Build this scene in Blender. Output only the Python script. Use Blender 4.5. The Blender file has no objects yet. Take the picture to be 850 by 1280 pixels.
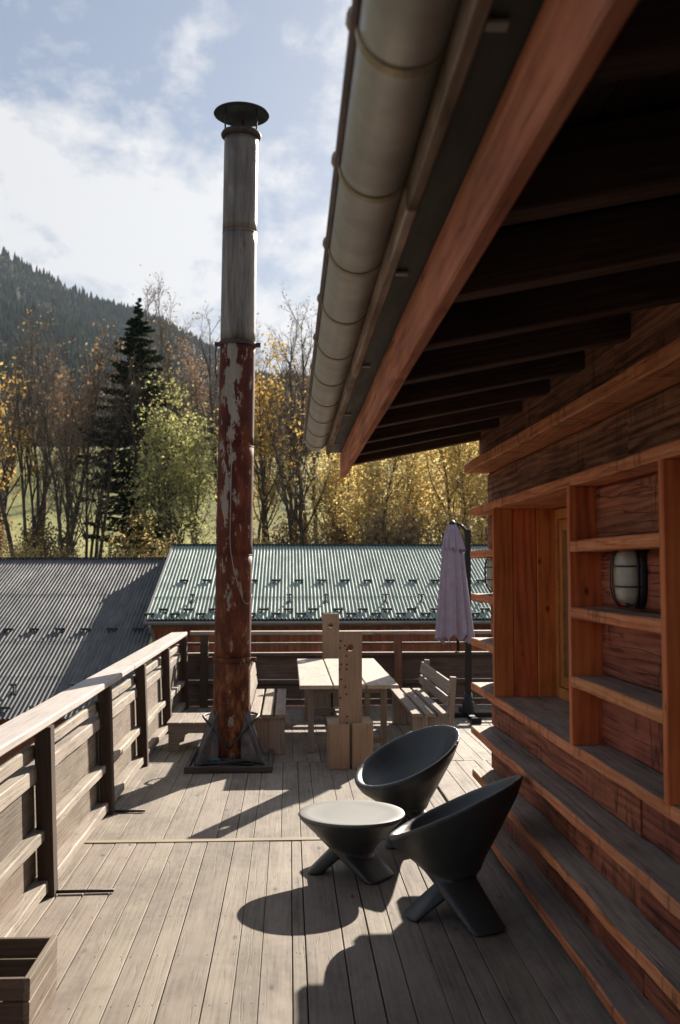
import bpy, math, random
import numpy as np
from mathutils import Matrix, Vector, Euler, noise as mnoise
R = math.radians
random.seed(7)
rng = np.random.default_rng(7)
S = bpy.context.scene
COL = S.collection

# ------------------------------------------------------------------ camera
cam_d = bpy.data.cameras.new("camera")
cam = bpy.data.objects.new("camera", cam_d)
COL.objects.link(cam)
cam.location = (0, 0, 2.1)
cam_d.sensor_fit = 'VERTICAL'
cam_d.sensor_height = 36.0
cam_d.lens = 34.99
cam_d.clip_start = 0.05
cam_d.clip_end = 12000
cam_d.dof.use_dof = True
cam_d.dof.focus_distance = 7.0
cam_d.dof.aperture_fstop = 3.6
cam.rotation_euler = (R(90 + 3.2666), 0, R(-2.9403))
S.camera = cam

# ------------------------------------------------------------------ light
SUN_AZ, SUN_EL = R(26.0), R(25.3)
sd = Vector((math.cos(SUN_EL) * math.sin(SUN_AZ), math.cos(SUN_EL) * math.cos(SUN_AZ), math.sin(SUN_EL)))
sun_d = bpy.data.lights.new("sun", 'SUN')
sun_d.energy = 5.0
sun_d.angle = R(0.55)
sun_d.color = (1.0, 0.90, 0.77)
sun = bpy.data.objects.new("sun", sun_d)
COL.objects.link(sun)
sun.rotation_euler = sd.to_track_quat('Z', 'Y').to_euler()
sun.location = (20, 40, 40)

world = bpy.data.worlds.new("World")
S.world = world
world.use_nodes = True
wn, wl = world.node_tree.nodes, world.node_tree.links
wn.clear()
wout = wn.new('ShaderNodeOutputWorld')
wbg = wn.new('ShaderNodeBackground')
wbg.inputs['Strength'].default_value = 0.034
sky = wn.new('ShaderNodeTexSky')
sky.sky_type = 'NISHITA'
sky.sun_disc = False
sky.sun_elevation = SUN_EL
sky.sun_rotation = SUN_AZ
sky.air_density = 1.0
sky.dust_density = 1.1
sky.ozone_density = 1.2
wl.new(wbg.outputs[0], wout.inputs[0])


class NT:
    """small helper round a node tree"""
    def __init__(self, nt):
        self.n, self.l = nt.nodes, nt.links

    def set(self, sock, v):
        if hasattr(v, 'links'):
            self.l.new(v, sock)
        else:
            sock.default_value = v

    def math(self, op, a, b=0.0, clamp=False):
        m = self.n.new('ShaderNodeMath'); m.operation = op; m.use_clamp = clamp
        self.set(m.inputs[0], a); self.set(m.inputs[1], b)
        return m.outputs[0]

    def vmath(self, op, a, b=(0, 0, 0)):
        m = self.n.new('ShaderNodeVectorMath'); m.operation = op
        self.set(m.inputs[0], a)
        if op == 'SCALE':
            self.set(m.inputs['Scale'], b)
        else:
            self.set(m.inputs[1], b)
        return m.outputs[0]

    def noise(self, vec, scale, detail=4, rough=0.55, dist=0.0):
        t = self.n.new('ShaderNodeTexNoise')
        if vec is not None: self.l.new(vec, t.inputs['Vector'])
        t.inputs['Scale'].default_value = scale
        t.inputs['Detail'].default_value = detail
        t.inputs['Roughness'].default_value = rough
        t.inputs['Distortion'].default_value = dist
        return t.outputs[0]

    def ramp(self, fac, stops, interp='LINEAR'):
        r = self.n.new('ShaderNodeValToRGB')
        cr = r.color_ramp; cr.interpolation = interp
        while len(cr.elements) < len(stops): cr.elements.new(0.5)
        for e, (p, c) in zip(cr.elements, stops):
            e.position = p
            e.color = (c, c, c, 1) if isinstance(c, (int, float)) else (*c, 1)
        self.set(r.inputs[0], fac)
        return r.outputs[0]

    def mix(self, fac, a, b, mode='MIX'):
        m = self.n.new('ShaderNodeMix'); m.data_type = 'RGBA'; m.blend_type = mode
        self.set(m.inputs[0], fac)
        self.set(m.inputs[6], (*a, 1) if isinstance(a, tuple) and len(a) == 3 else a)
        self.set(m.inputs[7], (*b, 1) if isinstance(b, tuple) and len(b) == 3 else b)
        return m.outputs[2]

    def sep(self, v):
        s = self.n.new('ShaderNodeSeparateXYZ'); self.l.new(v, s.inputs[0])
        return s.outputs

    def comb(self, x, y, z):
        s = self.n.new('ShaderNodeCombineXYZ')
        for i, q in enumerate((x, y, z)): self.set(s.inputs[i], q)
        return s.outputs[0]

    def obj(self): return self.n.new('ShaderNodeTexCoord').outputs['Object']
    def rand(self): return self.n.new('ShaderNodeObjectInfo').outputs['Random']

    def bump(self, h, strength, dist=0.01):
        b = self.n.new('ShaderNodeBump')
        b.inputs['Strength'].default_value = strength
        b.inputs['Distance'].default_value = dist
        self.l.new(h, b.inputs['Height'])
        return b.outputs[0]


CLOUD_OFF = (5.5, 5.5, 0.0)


def clouds():
    t = NT(world.node_tree)
    d = wn.new('ShaderNodeTexCoord').outputs['Generated']
    x, y, z = t.sep(d)
    zz = t.math('ADD', t.math('MAXIMUM', z, 0.0), 0.22)
    u = t.math('DIVIDE', x, zz); v = t.math('DIVIDE', y, zz)
    p = t.comb(u, v, 0.37)
    p2 = t.vmath('MULTIPLY', p, (1.0, 0.72, 1.0))
    p3 = t.vmath('ADD', p2, CLOUD_OFF)
    a = t.noise(p3, 1.7, 10, 0.58, 0.3)
    b = t.noise(p3, 7.5, 7, 0.62, 0.2)
    s = t.math('ADD', a, t.math('MULTIPLY', t.math('SUBTRACT', b, 0.5), 0.30))
    m = t.ramp(s, [(0.465, 0.0), (0.51, 0.6), (0.56, 1.0)])
    # clouds lit by the sun scatter forward: brighter towards the sun, greyer away; unseen side lifted to fill the shaded house
    dot = t.n.new('ShaderNodeVectorMath'); dot.operation = 'DOT_PRODUCT'
    wl.new(d, dot.inputs[0]); dot.inputs[1].default_value = tuple(sd)
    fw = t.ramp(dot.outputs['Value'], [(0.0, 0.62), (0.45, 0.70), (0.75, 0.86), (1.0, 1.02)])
    cl = t.mix(1.0, t.mix(m, (8.2, 8.5, 9.0), (10.3, 10.3, 10.4)), fw, 'MULTIPLY')
    base = sky.outputs[0]
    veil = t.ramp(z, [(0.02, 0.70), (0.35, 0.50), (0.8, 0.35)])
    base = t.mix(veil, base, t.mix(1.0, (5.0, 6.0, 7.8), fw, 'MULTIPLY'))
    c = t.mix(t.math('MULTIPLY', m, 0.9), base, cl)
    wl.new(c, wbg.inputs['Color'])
clouds()

S.view_settings.view_transform = 'Standard'
S.view_settings.look = 'None'
S.view_settings.exposure = 1.5
S.view_settings.gamma = 1.0
S.render.engine = 'CYCLES'
S.cycles.volume_bounces = 0
S.cycles.max_bounces = 8

# ------------------------------------------------------------------ object helpers
Wm = {}


def tag(o, label=None, cat=None, group=None, kind=None):
    if label: o['label'] = label
    if cat: o['category'] = cat
    if group: o['group'] = group
    if kind: o['kind'] = kind
    return o


def thing(name, loc, label, cat, group=None, rot=(0, 0, 0)):
    o = bpy.data.objects.new(name, None)
    o.empty_display_size = 0.2
    COL.objects.link(o)
    o.location = loc; o.rotation_euler = rot
    Wm[o] = Matrix.LocRotScale(Vector(loc), Euler(rot), None)
    return tag(o, label, cat, group)


def put(name, me, parent=None, M=None):
    o = bpy.data.objects.new(name, me)
    COL.objects.link(o)
    M = M or Matrix.Identity(4)
    if parent is not None:
        o.parent = parent
        o.matrix_basis = Wm[parent].inverted() @ M
    else:
        o.matrix_basis = M
    Wm[o] = M
    return o


def copy_tree(o, parent=None):
    c = o.copy(); COL.objects.link(c)
    if parent is not None: c.parent = parent
    for ch in list(o.children): copy_tree(ch, c)
    return c


def mk(name, v, f, mats, smooth=False, idx=None):
    me = bpy.data.meshes.new(name)
    me.from_pydata([tuple(p) for p in v], [], [tuple(q) for q in f])
    for m in (mats if isinstance(mats, (list, tuple)) else [mats]): me.materials.append(m)
    if idx is not None: me.polygons.foreach_set('material_index', idx)
    if smooth: me.polygons.foreach_set('use_smooth', [True] * len(f))
    me.update()
    return me


def mk_np(name, v, f, mats, smooth=False, idx=None):
    """v (n,3) array, f (m,k) array"""
    me = bpy.data.meshes.new(name)
    m, k = f.shape
    me.vertices.add(len(v)); me.vertices.foreach_set('co', np.asarray(v, np.float32).ravel())
    me.loops.add(m * k); me.loops.foreach_set('vertex_index', f.astype(np.int32).ravel())
    me.polygons.add(m); me.polygons.foreach_set('loop_start', np.arange(0, m * k, k, dtype=np.int32))
    for q in (mats if isinstance(mats, (list, tuple)) else [mats]): me.materials.append(q)
    if idx is not None: me.polygons.foreach_set('material_index', np.asarray(idx, np.int32))
    if smooth: me.polygons.foreach_set('use_smooth', np.ones(m, bool))
    me.update(calc_edges=True)
    return me


def beam_geo(L, W, T, segs=1, wob=0.0, ch=0.004, taper=None):
    """length along X, width Y, thickness Z, chamfered long edges"""
    ch = min(ch, W * .3, T * .3)
    w, t = W / 2, T / 2
    sec = [(-w, -t + ch), (-w, t - ch), (-w + ch, t), (w - ch, t), (w, t - ch), (w, -t + ch), (w - ch, -t), (-w + ch, -t)]
    v, f, top = [], [], []
    ph = [random.uniform(0, 99) for _ in range(4)]
    for i in range(segs + 1):
        x = -L / 2 + L * i / segs
        o = [mnoise.noise((x * 1.7 + p, p, 0)) * wob + mnoise.noise((x * 6 + p, p, 3)) * wob * .45 for p in ph] if wob else [0] * 4
        for (a, b) in sec:
            v.append((x, a + (o[0] if a < 0 else o[1]), b + (o[2] if b > 0 else o[3]) * .6))
    for i in range(segs):
        for k in range(8):
            a, b = i * 8 + k, i * 8 + (k + 1) % 8
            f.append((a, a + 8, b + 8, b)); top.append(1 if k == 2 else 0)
    f.append(tuple(range(8))); top.append(0)
    f.append(tuple(segs * 8 + k for k in range(7, -1, -1))); top.append(0)
    return v, f, top


ROT = {'x': Matrix.Identity(4), 'y': Matrix.Rotation(R(90), 4, 'Z'), 'z': Matrix.Rotation(R(-90), 4, 'Y')}
_cache = {}


def beam(name, axis, a0, a1, u0, u1, v0, v1, mats, parent=None, segs=1, wob=0.0, ch=0.004, post=None, nvar=3):
    """axis 'x': a=x,u=y,v=z; 'y': a=y,u=x,v=z; 'z': a=z,u=y,v=x (world coordinates)"""
    L, W, T = a1 - a0, u1 - u0, v1 - v0
    mats = mats if isinstance(mats, (list, tuple)) else [mats]
    key = (round(L, 3), round(W, 3), round(T, 3), segs, round(wob, 4), round(ch, 4), tuple(m.name for m in mats), random.randrange(nvar) if wob else 0)
    me = _cache.get(key)
    if me is None:
        v, f, top = beam_geo(L, W, T, segs, wob, ch)
        me = mk(name, v, f, mats, idx=top if len(mats) > 1 else None)
        _cache[key] = me
    a, u, w = (a0 + a1) / 2, (u0 + u1) / 2, (v0 + v1) / 2
    loc = {'x': (a, u, w), 'y': (u, a, w), 'z': (w, u, a)}[axis]
    M = Matrix.Translation(loc)
    if post is not None: M = M @ post
    return put(name, me, parent, M @ ROT[axis])


def tube(pts, r, sides=8, caps=True):
    pts = [Vector(p) for p in pts]
    n = len(pts)
    rs = r if isinstance(r, (list, tuple)) else [r] * n
    v, f = [], []
    prev = None
    for i, p in enumerate(pts):
        d = (pts[min(i + 1, n - 1)] - pts[max(i - 1, 0)]).normalized()
        if prev is None:
            ref = Vector((0, 0, 1)) if abs(d.z) < .9 else Vector((1, 0, 0))
            a = d.cross(ref).normalized()
        else:
            a = (prev - d * prev.dot(d)).normalized()
        prev = a
        b = d.cross(a)
        for k in range(sides):
            t = 2 * math.pi * k / sides
            v.append(p + (a * math.cos(t) + b * math.sin(t)) * rs[i])
    for i in range(n - 1):
        for k in range(sides):
            q = (k + 1) % sides
            f.append((i * sides + k, i * sides + q, (i + 1) * sides + q, (i + 1) * sides + k))
    if caps:
        f.append(tuple(range(sides - 1, -1, -1)))
        f.append(tuple((n - 1) * sides + k for k in range(sides)))
    return v, f


def lathe(prof, n=48, close=False):
    v, f = [], []
    for (r, z) in prof:
        for k in range(n):
            t = 2 * math.pi * k / n
            v.append((r * math.cos(t), r * math.sin(t), z))
    m = len(prof)
    for i in range(m - 1 if not close else m):
        j = (i + 1) % m
        for k in range(n):
            q = (k + 1) % n
            f.append((i * n + k, i * n + q, j * n + q, j * n + k))
    return v, f


def join(*geos):
    V, F = [], []
    for v, f in geos:
        o = len(V)
        V += list(v); F += [tuple(i + o for i in q) for q in f]
    return V, F


def boxg(x0, x1, y0, y1, z0, z1):
    v = [(x0, y0, z0), (x1, y0, z0), (x1, y1, z0), (x0, y1, z0), (x0, y0, z1), (x1, y0, z1), (x1, y1, z1), (x0, y1, z1)]
    return v, [(0, 3, 2, 1), (4, 5, 6, 7), (0, 1, 5, 4), (1, 2, 6, 5), (2, 3, 7, 6), (3, 0, 4, 7)]


# ------------------------------------------------------------------ materials
def new_mat(name, rough=0.6, spec=0.3, metal=0.0):
    m = bpy.data.materials.new(name); m.use_nodes = True
    t = NT(m.node_tree)
    p = m.node_tree.nodes['Principled BSDF']
    p.inputs['Roughness'].default_value = rough
    p.inputs['Specular IOR Level'].default_value = spec
    p.inputs['Metallic'].default_value = metal
    return m, t, p


def wood(name, dark, mid, light, grain=1.0, knots=0.6, bump=0.35, var=0.35, rough=0.75, blotch=0.4, crack=0.0, hue=0.02, spec=0.25, streak=1.0, hew=0.0, kd=1.0, stain=0.0):
    m, t, p = new_mat(name, rough, spec)
    o = t.obj(); r = t.rand()
    off = t.vmath('SCALE', t.comb(r, t.math('MULTIPLY', r, 7.31), t.math('MULTIPLY', r, 13.7)), 23.0)
    q = t.vmath('ADD', o, off)
    qa = t.vmath('MULTIPLY', q, (1.6 * grain, 42 * grain, 42 * grain))
    fine = t.noise(qa, 1.0, 7, 0.7, 0.3)
    # wavy growth rings, distorted round knots
    warp = t.noise(t.vmath('MULTIPLY', q, (0.75, 4.0, 4.0)), 1.0, 2, 0.45)
    qs = t.sep(q)
    ring_in = t.math('ADD', t.math('ADD', t.math('MULTIPLY', qs[1], 170.0 * grain), t.math('MULTIPLY', qs[2], 210.0 * grain)), t.math('MULTIPLY', warp, 26.0))
    ring = t.math('ADD', t.math('MULTIPLY', t.math('SINE', ring_in), 0.5), 0.5)
    # growth rings show in some stretches and fade out in others
    gate_r = t.ramp(t.noise(t.vmath('MULTIPLY', q, (1.1, 5.0, 5.0)), 1.0, 3, 0.6), [(0.35, 0.25), (0.65, 1.0)])
    ringc = t.math('MULTIPLY', t.math('SUBTRACT', ring, 0.5), gate_r)
    tone = t.noise(t.vmath('MULTIPLY', q, (2.2, 7.0, 7.0)), 1.0, 5, 0.65)
    f = t.math('ADD', t.math('ADD', t.math('MULTIPLY', fine, 0.55), t.math('MULTIPLY', tone, 0.40)), t.math('MULTIPLY', ringc, 0.085 * streak))
    col = t.ramp(f, [(0.30, dark), (0.47, mid), (0.66, light)])
    big = t.noise(t.vmath('MULTIPLY', q, (1.3, 3.0, 3.0)), 1.3, 4, 0.6)
    k = t.ramp(big, [(0.25, 1.0 - blotch), (0.70, 1.04)])
    col = t.mix(1.0, col, k, 'MULTIPLY')
    if stain:
        # water stains and foot wear run across neighbouring boards
        geo = t.n.new('ShaderNodeNewGeometry').outputs['Position']
        sn = t.noise(t.vmath('MULTIPLY', geo, (1.0, 0.7, 1.0)), 1.5, 6, 0.68, 0.4)
        s2 = t.noise(geo, 7.0, 4, 0.6)
        sn = t.math('ADD', t.math('MULTIPLY', sn, 0.8), t.math('MULTIPLY', s2, 0.2))
        col = t.mix(1.0, col, t.ramp(sn, [(0.36, 1.0 - stain), (0.50, 0.93), (0.62, 1.06)]), 'MULTIPLY')
    # knots
    vo = t.n.new('ShaderNodeTexVoronoi'); vo.inputs['Scale'].default_value = 1.0
    t.l.new(t.vmath('MULTIPLY', t.vmath('ADD', q, (0, 0, 3.3)), (1.9 * kd, 5.0 * kd, 3.4 * kd)), vo.inputs['Vector'])
    kn = t.ramp(vo.outputs['Distance'], [(0.035, 1.0), (0.07, 0.4), (0.115, 0.0)])
    col = t.mix(t.math('MULTIPLY', kn, knots), col, tuple(c * 0.35 for c in dark))
    h = t.math('ADD', t.math('MULTIPLY', f, 1.0), t.math('MULTIPLY', kn, -0.3))
    if crack:
        cn = t.noise(t.vmath('MULTIPLY', q, (0.32, 13, 13)), 1.5, 3, 0.5, 0.35)
        ck = t.ramp(t.math('ABSOLUTE', t.math('SUBTRACT', cn, 0.5)), [(0.0, 1.0), (0.014, 0.0)])
        col = t.mix(t.math('MULTIPLY', ck, crack), col, tuple(c * 0.25 for c in dark))
        h = t.math('SUBTRACT', h, t.math('MULTIPLY', ck, 0.8))
    if hew:
        hn = t.noise(t.vmath('MULTIPLY', q, (5.0, 0.9, 0.9)), 1.0, 3, 0.5, 0.6)
        hk = t.ramp(t.math('ABSOLUTE', t.math('SUBTRACT', hn, 0.5)), [(0.0, 1.0), (0.022, 0.25), (0.05, 0.0)])
        gate = t.ramp(t.noise(t.vmath('MULTIPLY', q, (1.7, 3.0, 3.0)), 1.0, 2), [(0.45, 0.0), (0.58, 1.0)])
        hk = t.math('MULTIPLY', hk, gate)
        col = t.mix(t.math('MULTIPLY', hk, hew), col, tuple(c * 0.2 for c in dark))
        h = t.math('SUBTRACT', h, t.math('MULTIPLY', hk, 0.7))
    hs = t.n.new('ShaderNodeHueSaturation')
    hs.inputs['Hue'].default_value = 0.5
    t.set(hs.inputs['Value'], t.math('ADD', 1.0 - var * .55, t.math('MULTIPLY', r, var)))
    t.set(hs.inputs['Hue'], t.math('ADD', 0.5 - hue / 2, t.math('MULTIPLY', t.math('FRACT', t.math('MULTIPLY', r, 37.7)), hue)))
    t.l.new(col, hs.inputs['Color'])
    t.l.new(hs.outputs[0], p.inputs['Base Color'])
    t.l.new(t.ramp(f, [(0.2, min(1, rough + .12)), (0.8, rough - .08)]), p.inputs['Roughness'])
    t.l.new(t.bump(h, bump, 0.008), p.inputs['Normal'])
    return m


def plain(name, col, rough=0.5, spec=0.4, metal=0.0, var=0.25, scale=6.0, bump=0.0, stretch=(1, 1, 1), col2=None):
    m, t, p = new_mat(name, rough, spec, metal)
    q = t.vmath('MULTIPLY', t.obj(), stretch)
    n = t.noise(q, scale, 6, 0.62)
    c2 = col2 or tuple(c * (1 - var) for c in col)
    t.l.new(t.ramp(n, [(0.35, c2), (0.65, col)]), p.inputs['Base Color'])
    t.l.new(t.ramp(n, [(0.3, min(1, rough + .12)), (0.7, max(.03, rough - .06))]), p.inputs['Roughness'])
    if bump: t.l.new(t.bump(n, bump, 0.01), p.inputs['Normal'])
    return m


M = {}
M['deck'] = wood('deck_wood', (0.150, 0.126, 0.102), (0.248, 0.211, 0.172), (0.30, 0.259, 0.214), stain=0.34, streak=0.6, knots=0.8, bump=0.3, var=0.22, blotch=0.12, crack=0.2)
M['deck_strip'] = wood('deck_strip_wood', (0.20, 0.155, 0.11), (0.29, 0.23, 0.17), (0.34, 0.275, 0.205), knots=0.3, var=0.1, blotch=0.15)
M['grey_wood'] = wood('weathered_rail_wood', (0.15, 0.122, 0.098), (0.315, 0.268, 0.222), (0.42, 0.365, 0.31), knots=0.7, bump=0.45, var=0.25, blotch=0.15, crack=0.5)
M['rail_board'] = wood('railing_board_wood', (0.10, 0.075, 0.056), (0.20, 0.158, 0.122), (0.28, 0.225, 0.18), knots=0.8, bump=0.5, var=0.3, blotch=0.25, crack=0.6)
M['cap_wood'] = wood('pale_cap_wood', (0.30, 0.262, 0.238), (0.43, 0.385, 0.355), (0.50, 0.455, 0.42), streak=0.5, knots=0.25, bump=0.25, var=0.1, blotch=0.1)
M['post_wood'] = wood('dark_post_wood', (0.04, 0.026, 0.018), (0.075, 0.05, 0.036), (0.115, 0.078, 0.058), knots=0.4, bump=0.3, var=0.2)
M['fence_wood'] = wood('fence_wood', (0.06, 0.04, 0.032), (0.13, 0.09, 0.07), (0.2, 0.145, 0.115), knots=0.5, bump=0.3, var=0.3)
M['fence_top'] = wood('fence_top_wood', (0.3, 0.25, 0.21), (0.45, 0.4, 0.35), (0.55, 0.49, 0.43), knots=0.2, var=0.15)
M['fence_post'] = wood('fence_post_wood', (0.10, 0.045, 0.03), (0.19, 0.09, 0.055), (0.26, 0.13, 0.085), knots=0.4)
M['furn'] = wood('furniture_wood', (0.15, 0.12, 0.094), (0.265, 0.218, 0.178), (0.35, 0.295, 0.245), knots=0.35, bump=0.25, var=0.2, blotch=0.12)
M['table_wood'] = wood('table_wood', (0.27, 0.222, 0.172), (0.40, 0.342, 0.278), (0.48, 0.425, 0.36), streak=0.4, knots=0.2, bump=0.15, var=0.1, blotch=0.1)
M['plank_wood'] = wood('plank_wood', (0.20, 0.135, 0.082), (0.315, 0.222, 0.145), (0.38, 0.28, 0.19), knots=0.5, bump=0.2, var=0.1, blotch=0.12)
M['log'] = wood('dark_red_log', (0.10, 0.024, 0.012), (0.32, 0.092, 0.051), (0.48, 0.170, 0.098), hew=0.8, grain=0.6, knots=0.8, bump=0.8, var=0.35, blotch=0.45, crack=0.6, rough=0.62, hue=0.01, streak=1.3, kd=1.3)
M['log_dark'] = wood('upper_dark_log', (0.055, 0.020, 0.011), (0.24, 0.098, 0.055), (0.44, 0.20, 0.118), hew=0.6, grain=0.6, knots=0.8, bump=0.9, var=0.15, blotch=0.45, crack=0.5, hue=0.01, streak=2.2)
M['ledge'] = wood('larch_ledge_edge', (0.30, 0.085, 0.035), (0.62, 0.215, 0.094), (0.72, 0.33, 0.16), hew=0.55, grain=0.8, knots=0.7, bump=0.5, var=0.2, blotch=0.3, crack=0.4, hue=0.012, kd=1.3, streak=1.6)
M['ledge_top'] = wood('weathered_ledge_top', (0.17, 0.135, 0.108), (0.35, 0.288, 0.238), (0.47, 0.395, 0.33), grain=0.8, knots=0.5, bump=0.5, var=0.2, blotch=0.3, crack=0.5)
M['jamb'] = wood('orange_jamb', (0.30, 0.060, 0.016), (0.60, 0.145, 0.036), (0.72, 0.230, 0.068), grain=0.55, knots=1.0, bump=0.25, var=0.25, blotch=0.35, rough=0.5, hue=0.015, spec=0.35, streak=1.5, kd=1.7)
M['frame'] = wood('window_frame_wood', (0.38, 0.115, 0.036), (0.56, 0.20, 0.066), (0.66, 0.27, 0.10), grain=1.2, knots=0.2, bump=0.15, rough=0.45)
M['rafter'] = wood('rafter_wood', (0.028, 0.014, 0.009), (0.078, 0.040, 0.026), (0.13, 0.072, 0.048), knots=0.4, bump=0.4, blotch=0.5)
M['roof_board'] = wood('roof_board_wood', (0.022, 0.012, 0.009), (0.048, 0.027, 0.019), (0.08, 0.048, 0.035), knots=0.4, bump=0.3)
M['eave'] = wood('eave_beam_wood', (0.30, 0.082, 0.045), (0.52, 0.180, 0.098), (0.62, 0.255, 0.15), grain=0.5, knots=0.8, bump=0.5, var=0.1, blotch=0.5, crack=0.4, kd=1.3, hue=0.01, streak=1.3)
M['fascia'] = wood('fascia_wood', (0.12, 0.06, 0.038), (0.36, 0.255, 0.185), (0.55, 0.44, 0.345), grain=0.7, knots=0.3, bump=0.4, blotch=0.85)
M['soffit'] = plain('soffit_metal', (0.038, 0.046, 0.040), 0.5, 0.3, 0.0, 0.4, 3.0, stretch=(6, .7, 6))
M['gutter'] = plain('zinc_gutter', (0.43, 0.405, 0.365), 0.42, 0.4, 0.45, 0.22, 5.0, 0.1, stretch=(1, 1, 1))
M['bead'] = plain('gutter_bead_metal', (0.12, 0.075, 0.075), 0.4, 0.4, 0.3, 0.3)
M['brass'] = plain('gutter_bracket_metal', (0.38, 0.30, 0.18), 0.42, 0.4, 0.4, 0.4, 14)
M['black'] = plain('black_metal', (0.016, 0.017, 0.019), 0.45, 0.45, 0.2, 0.3)
M['iron'] = plain('dark_iron', (0.07, 0.052, 0.045), 0.6, 0.4, 0.4, 0.4, 20, 0.2)
M['tray'] = wood('tray_timber', (0.055, 0.045, 0.038), (0.10, 0.083, 0.07), (0.15, 0.125, 0.105), knots=0.2)
M['gusset'] = plain('gusset_steel', (0.17, 0.16, 0.165), 0.6, 0.4, 0.3, 0.4, 7, 0.2, col2=(0.10, 0.085, 0.08))
M['seat'] = plain('anthracite_plastic', (0.042, 0.047, 0.048), 0.40, 0.5, 0.0, 0.15, 3.0, 0.02)
M['tabletop'] = plain('dusty_sheen_plastic', (0.40, 0.385, 0.355), 0.62, 0.4, 0.0, 0.2, 2.5)
M['dish'] = plain('stool_sheen_plastic', (0.135, 0.136, 0.127), 0.5, 0.5, 0.0, 0.25, 2.2, col2=(0.105, 0.106, 0.098))  # dust and the sun's glancing sheen put into a paler base colour
M['rope'] = plain('dark_cable', (0.02, 0.025, 0.024), 0.5, 0.4, 0.0, 0.3, 30)
M['wire'] = plain('pale_wire', (0.32, 0.29, 0.26), 0.5, 0.4, 0.4)
M['cloth'] = plain('lilac_canvas', (0.325, 0.28, 0.355), 0.9, 0.1, 0.0, 0.15, 9, 0.12)
M['barn_wood'] = wood('barn_red_plank', (0.13, 0.04, 0.018), (0.27, 0.085, 0.04), (0.36, 0.14, 0.07), knots=0.4, var=0.45, hue=0.02, bump=0.2)
M['barn_gutter'] = plain('barn_gutter_zinc', (0.30, 0.29, 0.28), 0.5, 0.4, 0.3, 0.3, 4)
M['guard'] = plain('snow_guard_metal', (0.05, 0.06, 0.06), 0.55, 0.4, 0.3)
M['lamp_glass'] = plain('frosted_glass', (0.40, 0.36, 0.30), 0.18, 0.5, 0.0, 0.2, 3)
M['cage'] = plain('lamp_cage_metal', (0.05, 0.04, 0.037), 0.4, 0.45, 0.4)
M['core'] = plain('inner_wall', (0.05, 0.035, 0.025), 0.9, 0.1)
M['concrete'] = plain('render_wall', (0.35, 0.33, 0.3), 0.9, 0.1)
M['rope_teal'] = plain('teal_cord', (0.05, 0.16, 0.15), 0.6, 0.3)


def pane_mat():
    m, t, p = new_mat('window_pane', 0.04, 0.6)
    p.inputs['Base Color'].default_value = (0.17, 0.145, 0.07, 1)
    return m
M['pane'] = pane_mat()


def roof_mat(name, col, dirt):
    m, t, p = new_mat(name, 0.7, 0.15, 0.0)
    o = t.obj()
    n = t.noise(t.vmath('MULTIPLY', o, (2.5, 0.5, 1)), 1.4, 6, 0.65)
    n2 = t.noise(t.vmath('MULTIPLY', o, (10, 1.2, 1)), 2.0, 4, 0.6)
    f = t.math('ADD', t.math('MULTIPLY', n, .6), t.math('MULTIPLY', n2, .4))
    t.l.new(t.ramp(f, [(0.34, dirt), (0.62, col)]), p.inputs['Base Color'])
    t.l.new(t.ramp(n, [(0.3, .8), (0.7, .65)]), p.inputs['Roughness'])
    return m
M['green_roof'] = roof_mat('green_roof_metal', (0.325, 0.40, 0.35), (0.215, 0.275, 0.24))
M['grey_roof'] = roof_mat('grey_roof_metal', (0.155, 0.157, 0.155), (0.08, 0.086, 0.092))


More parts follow.
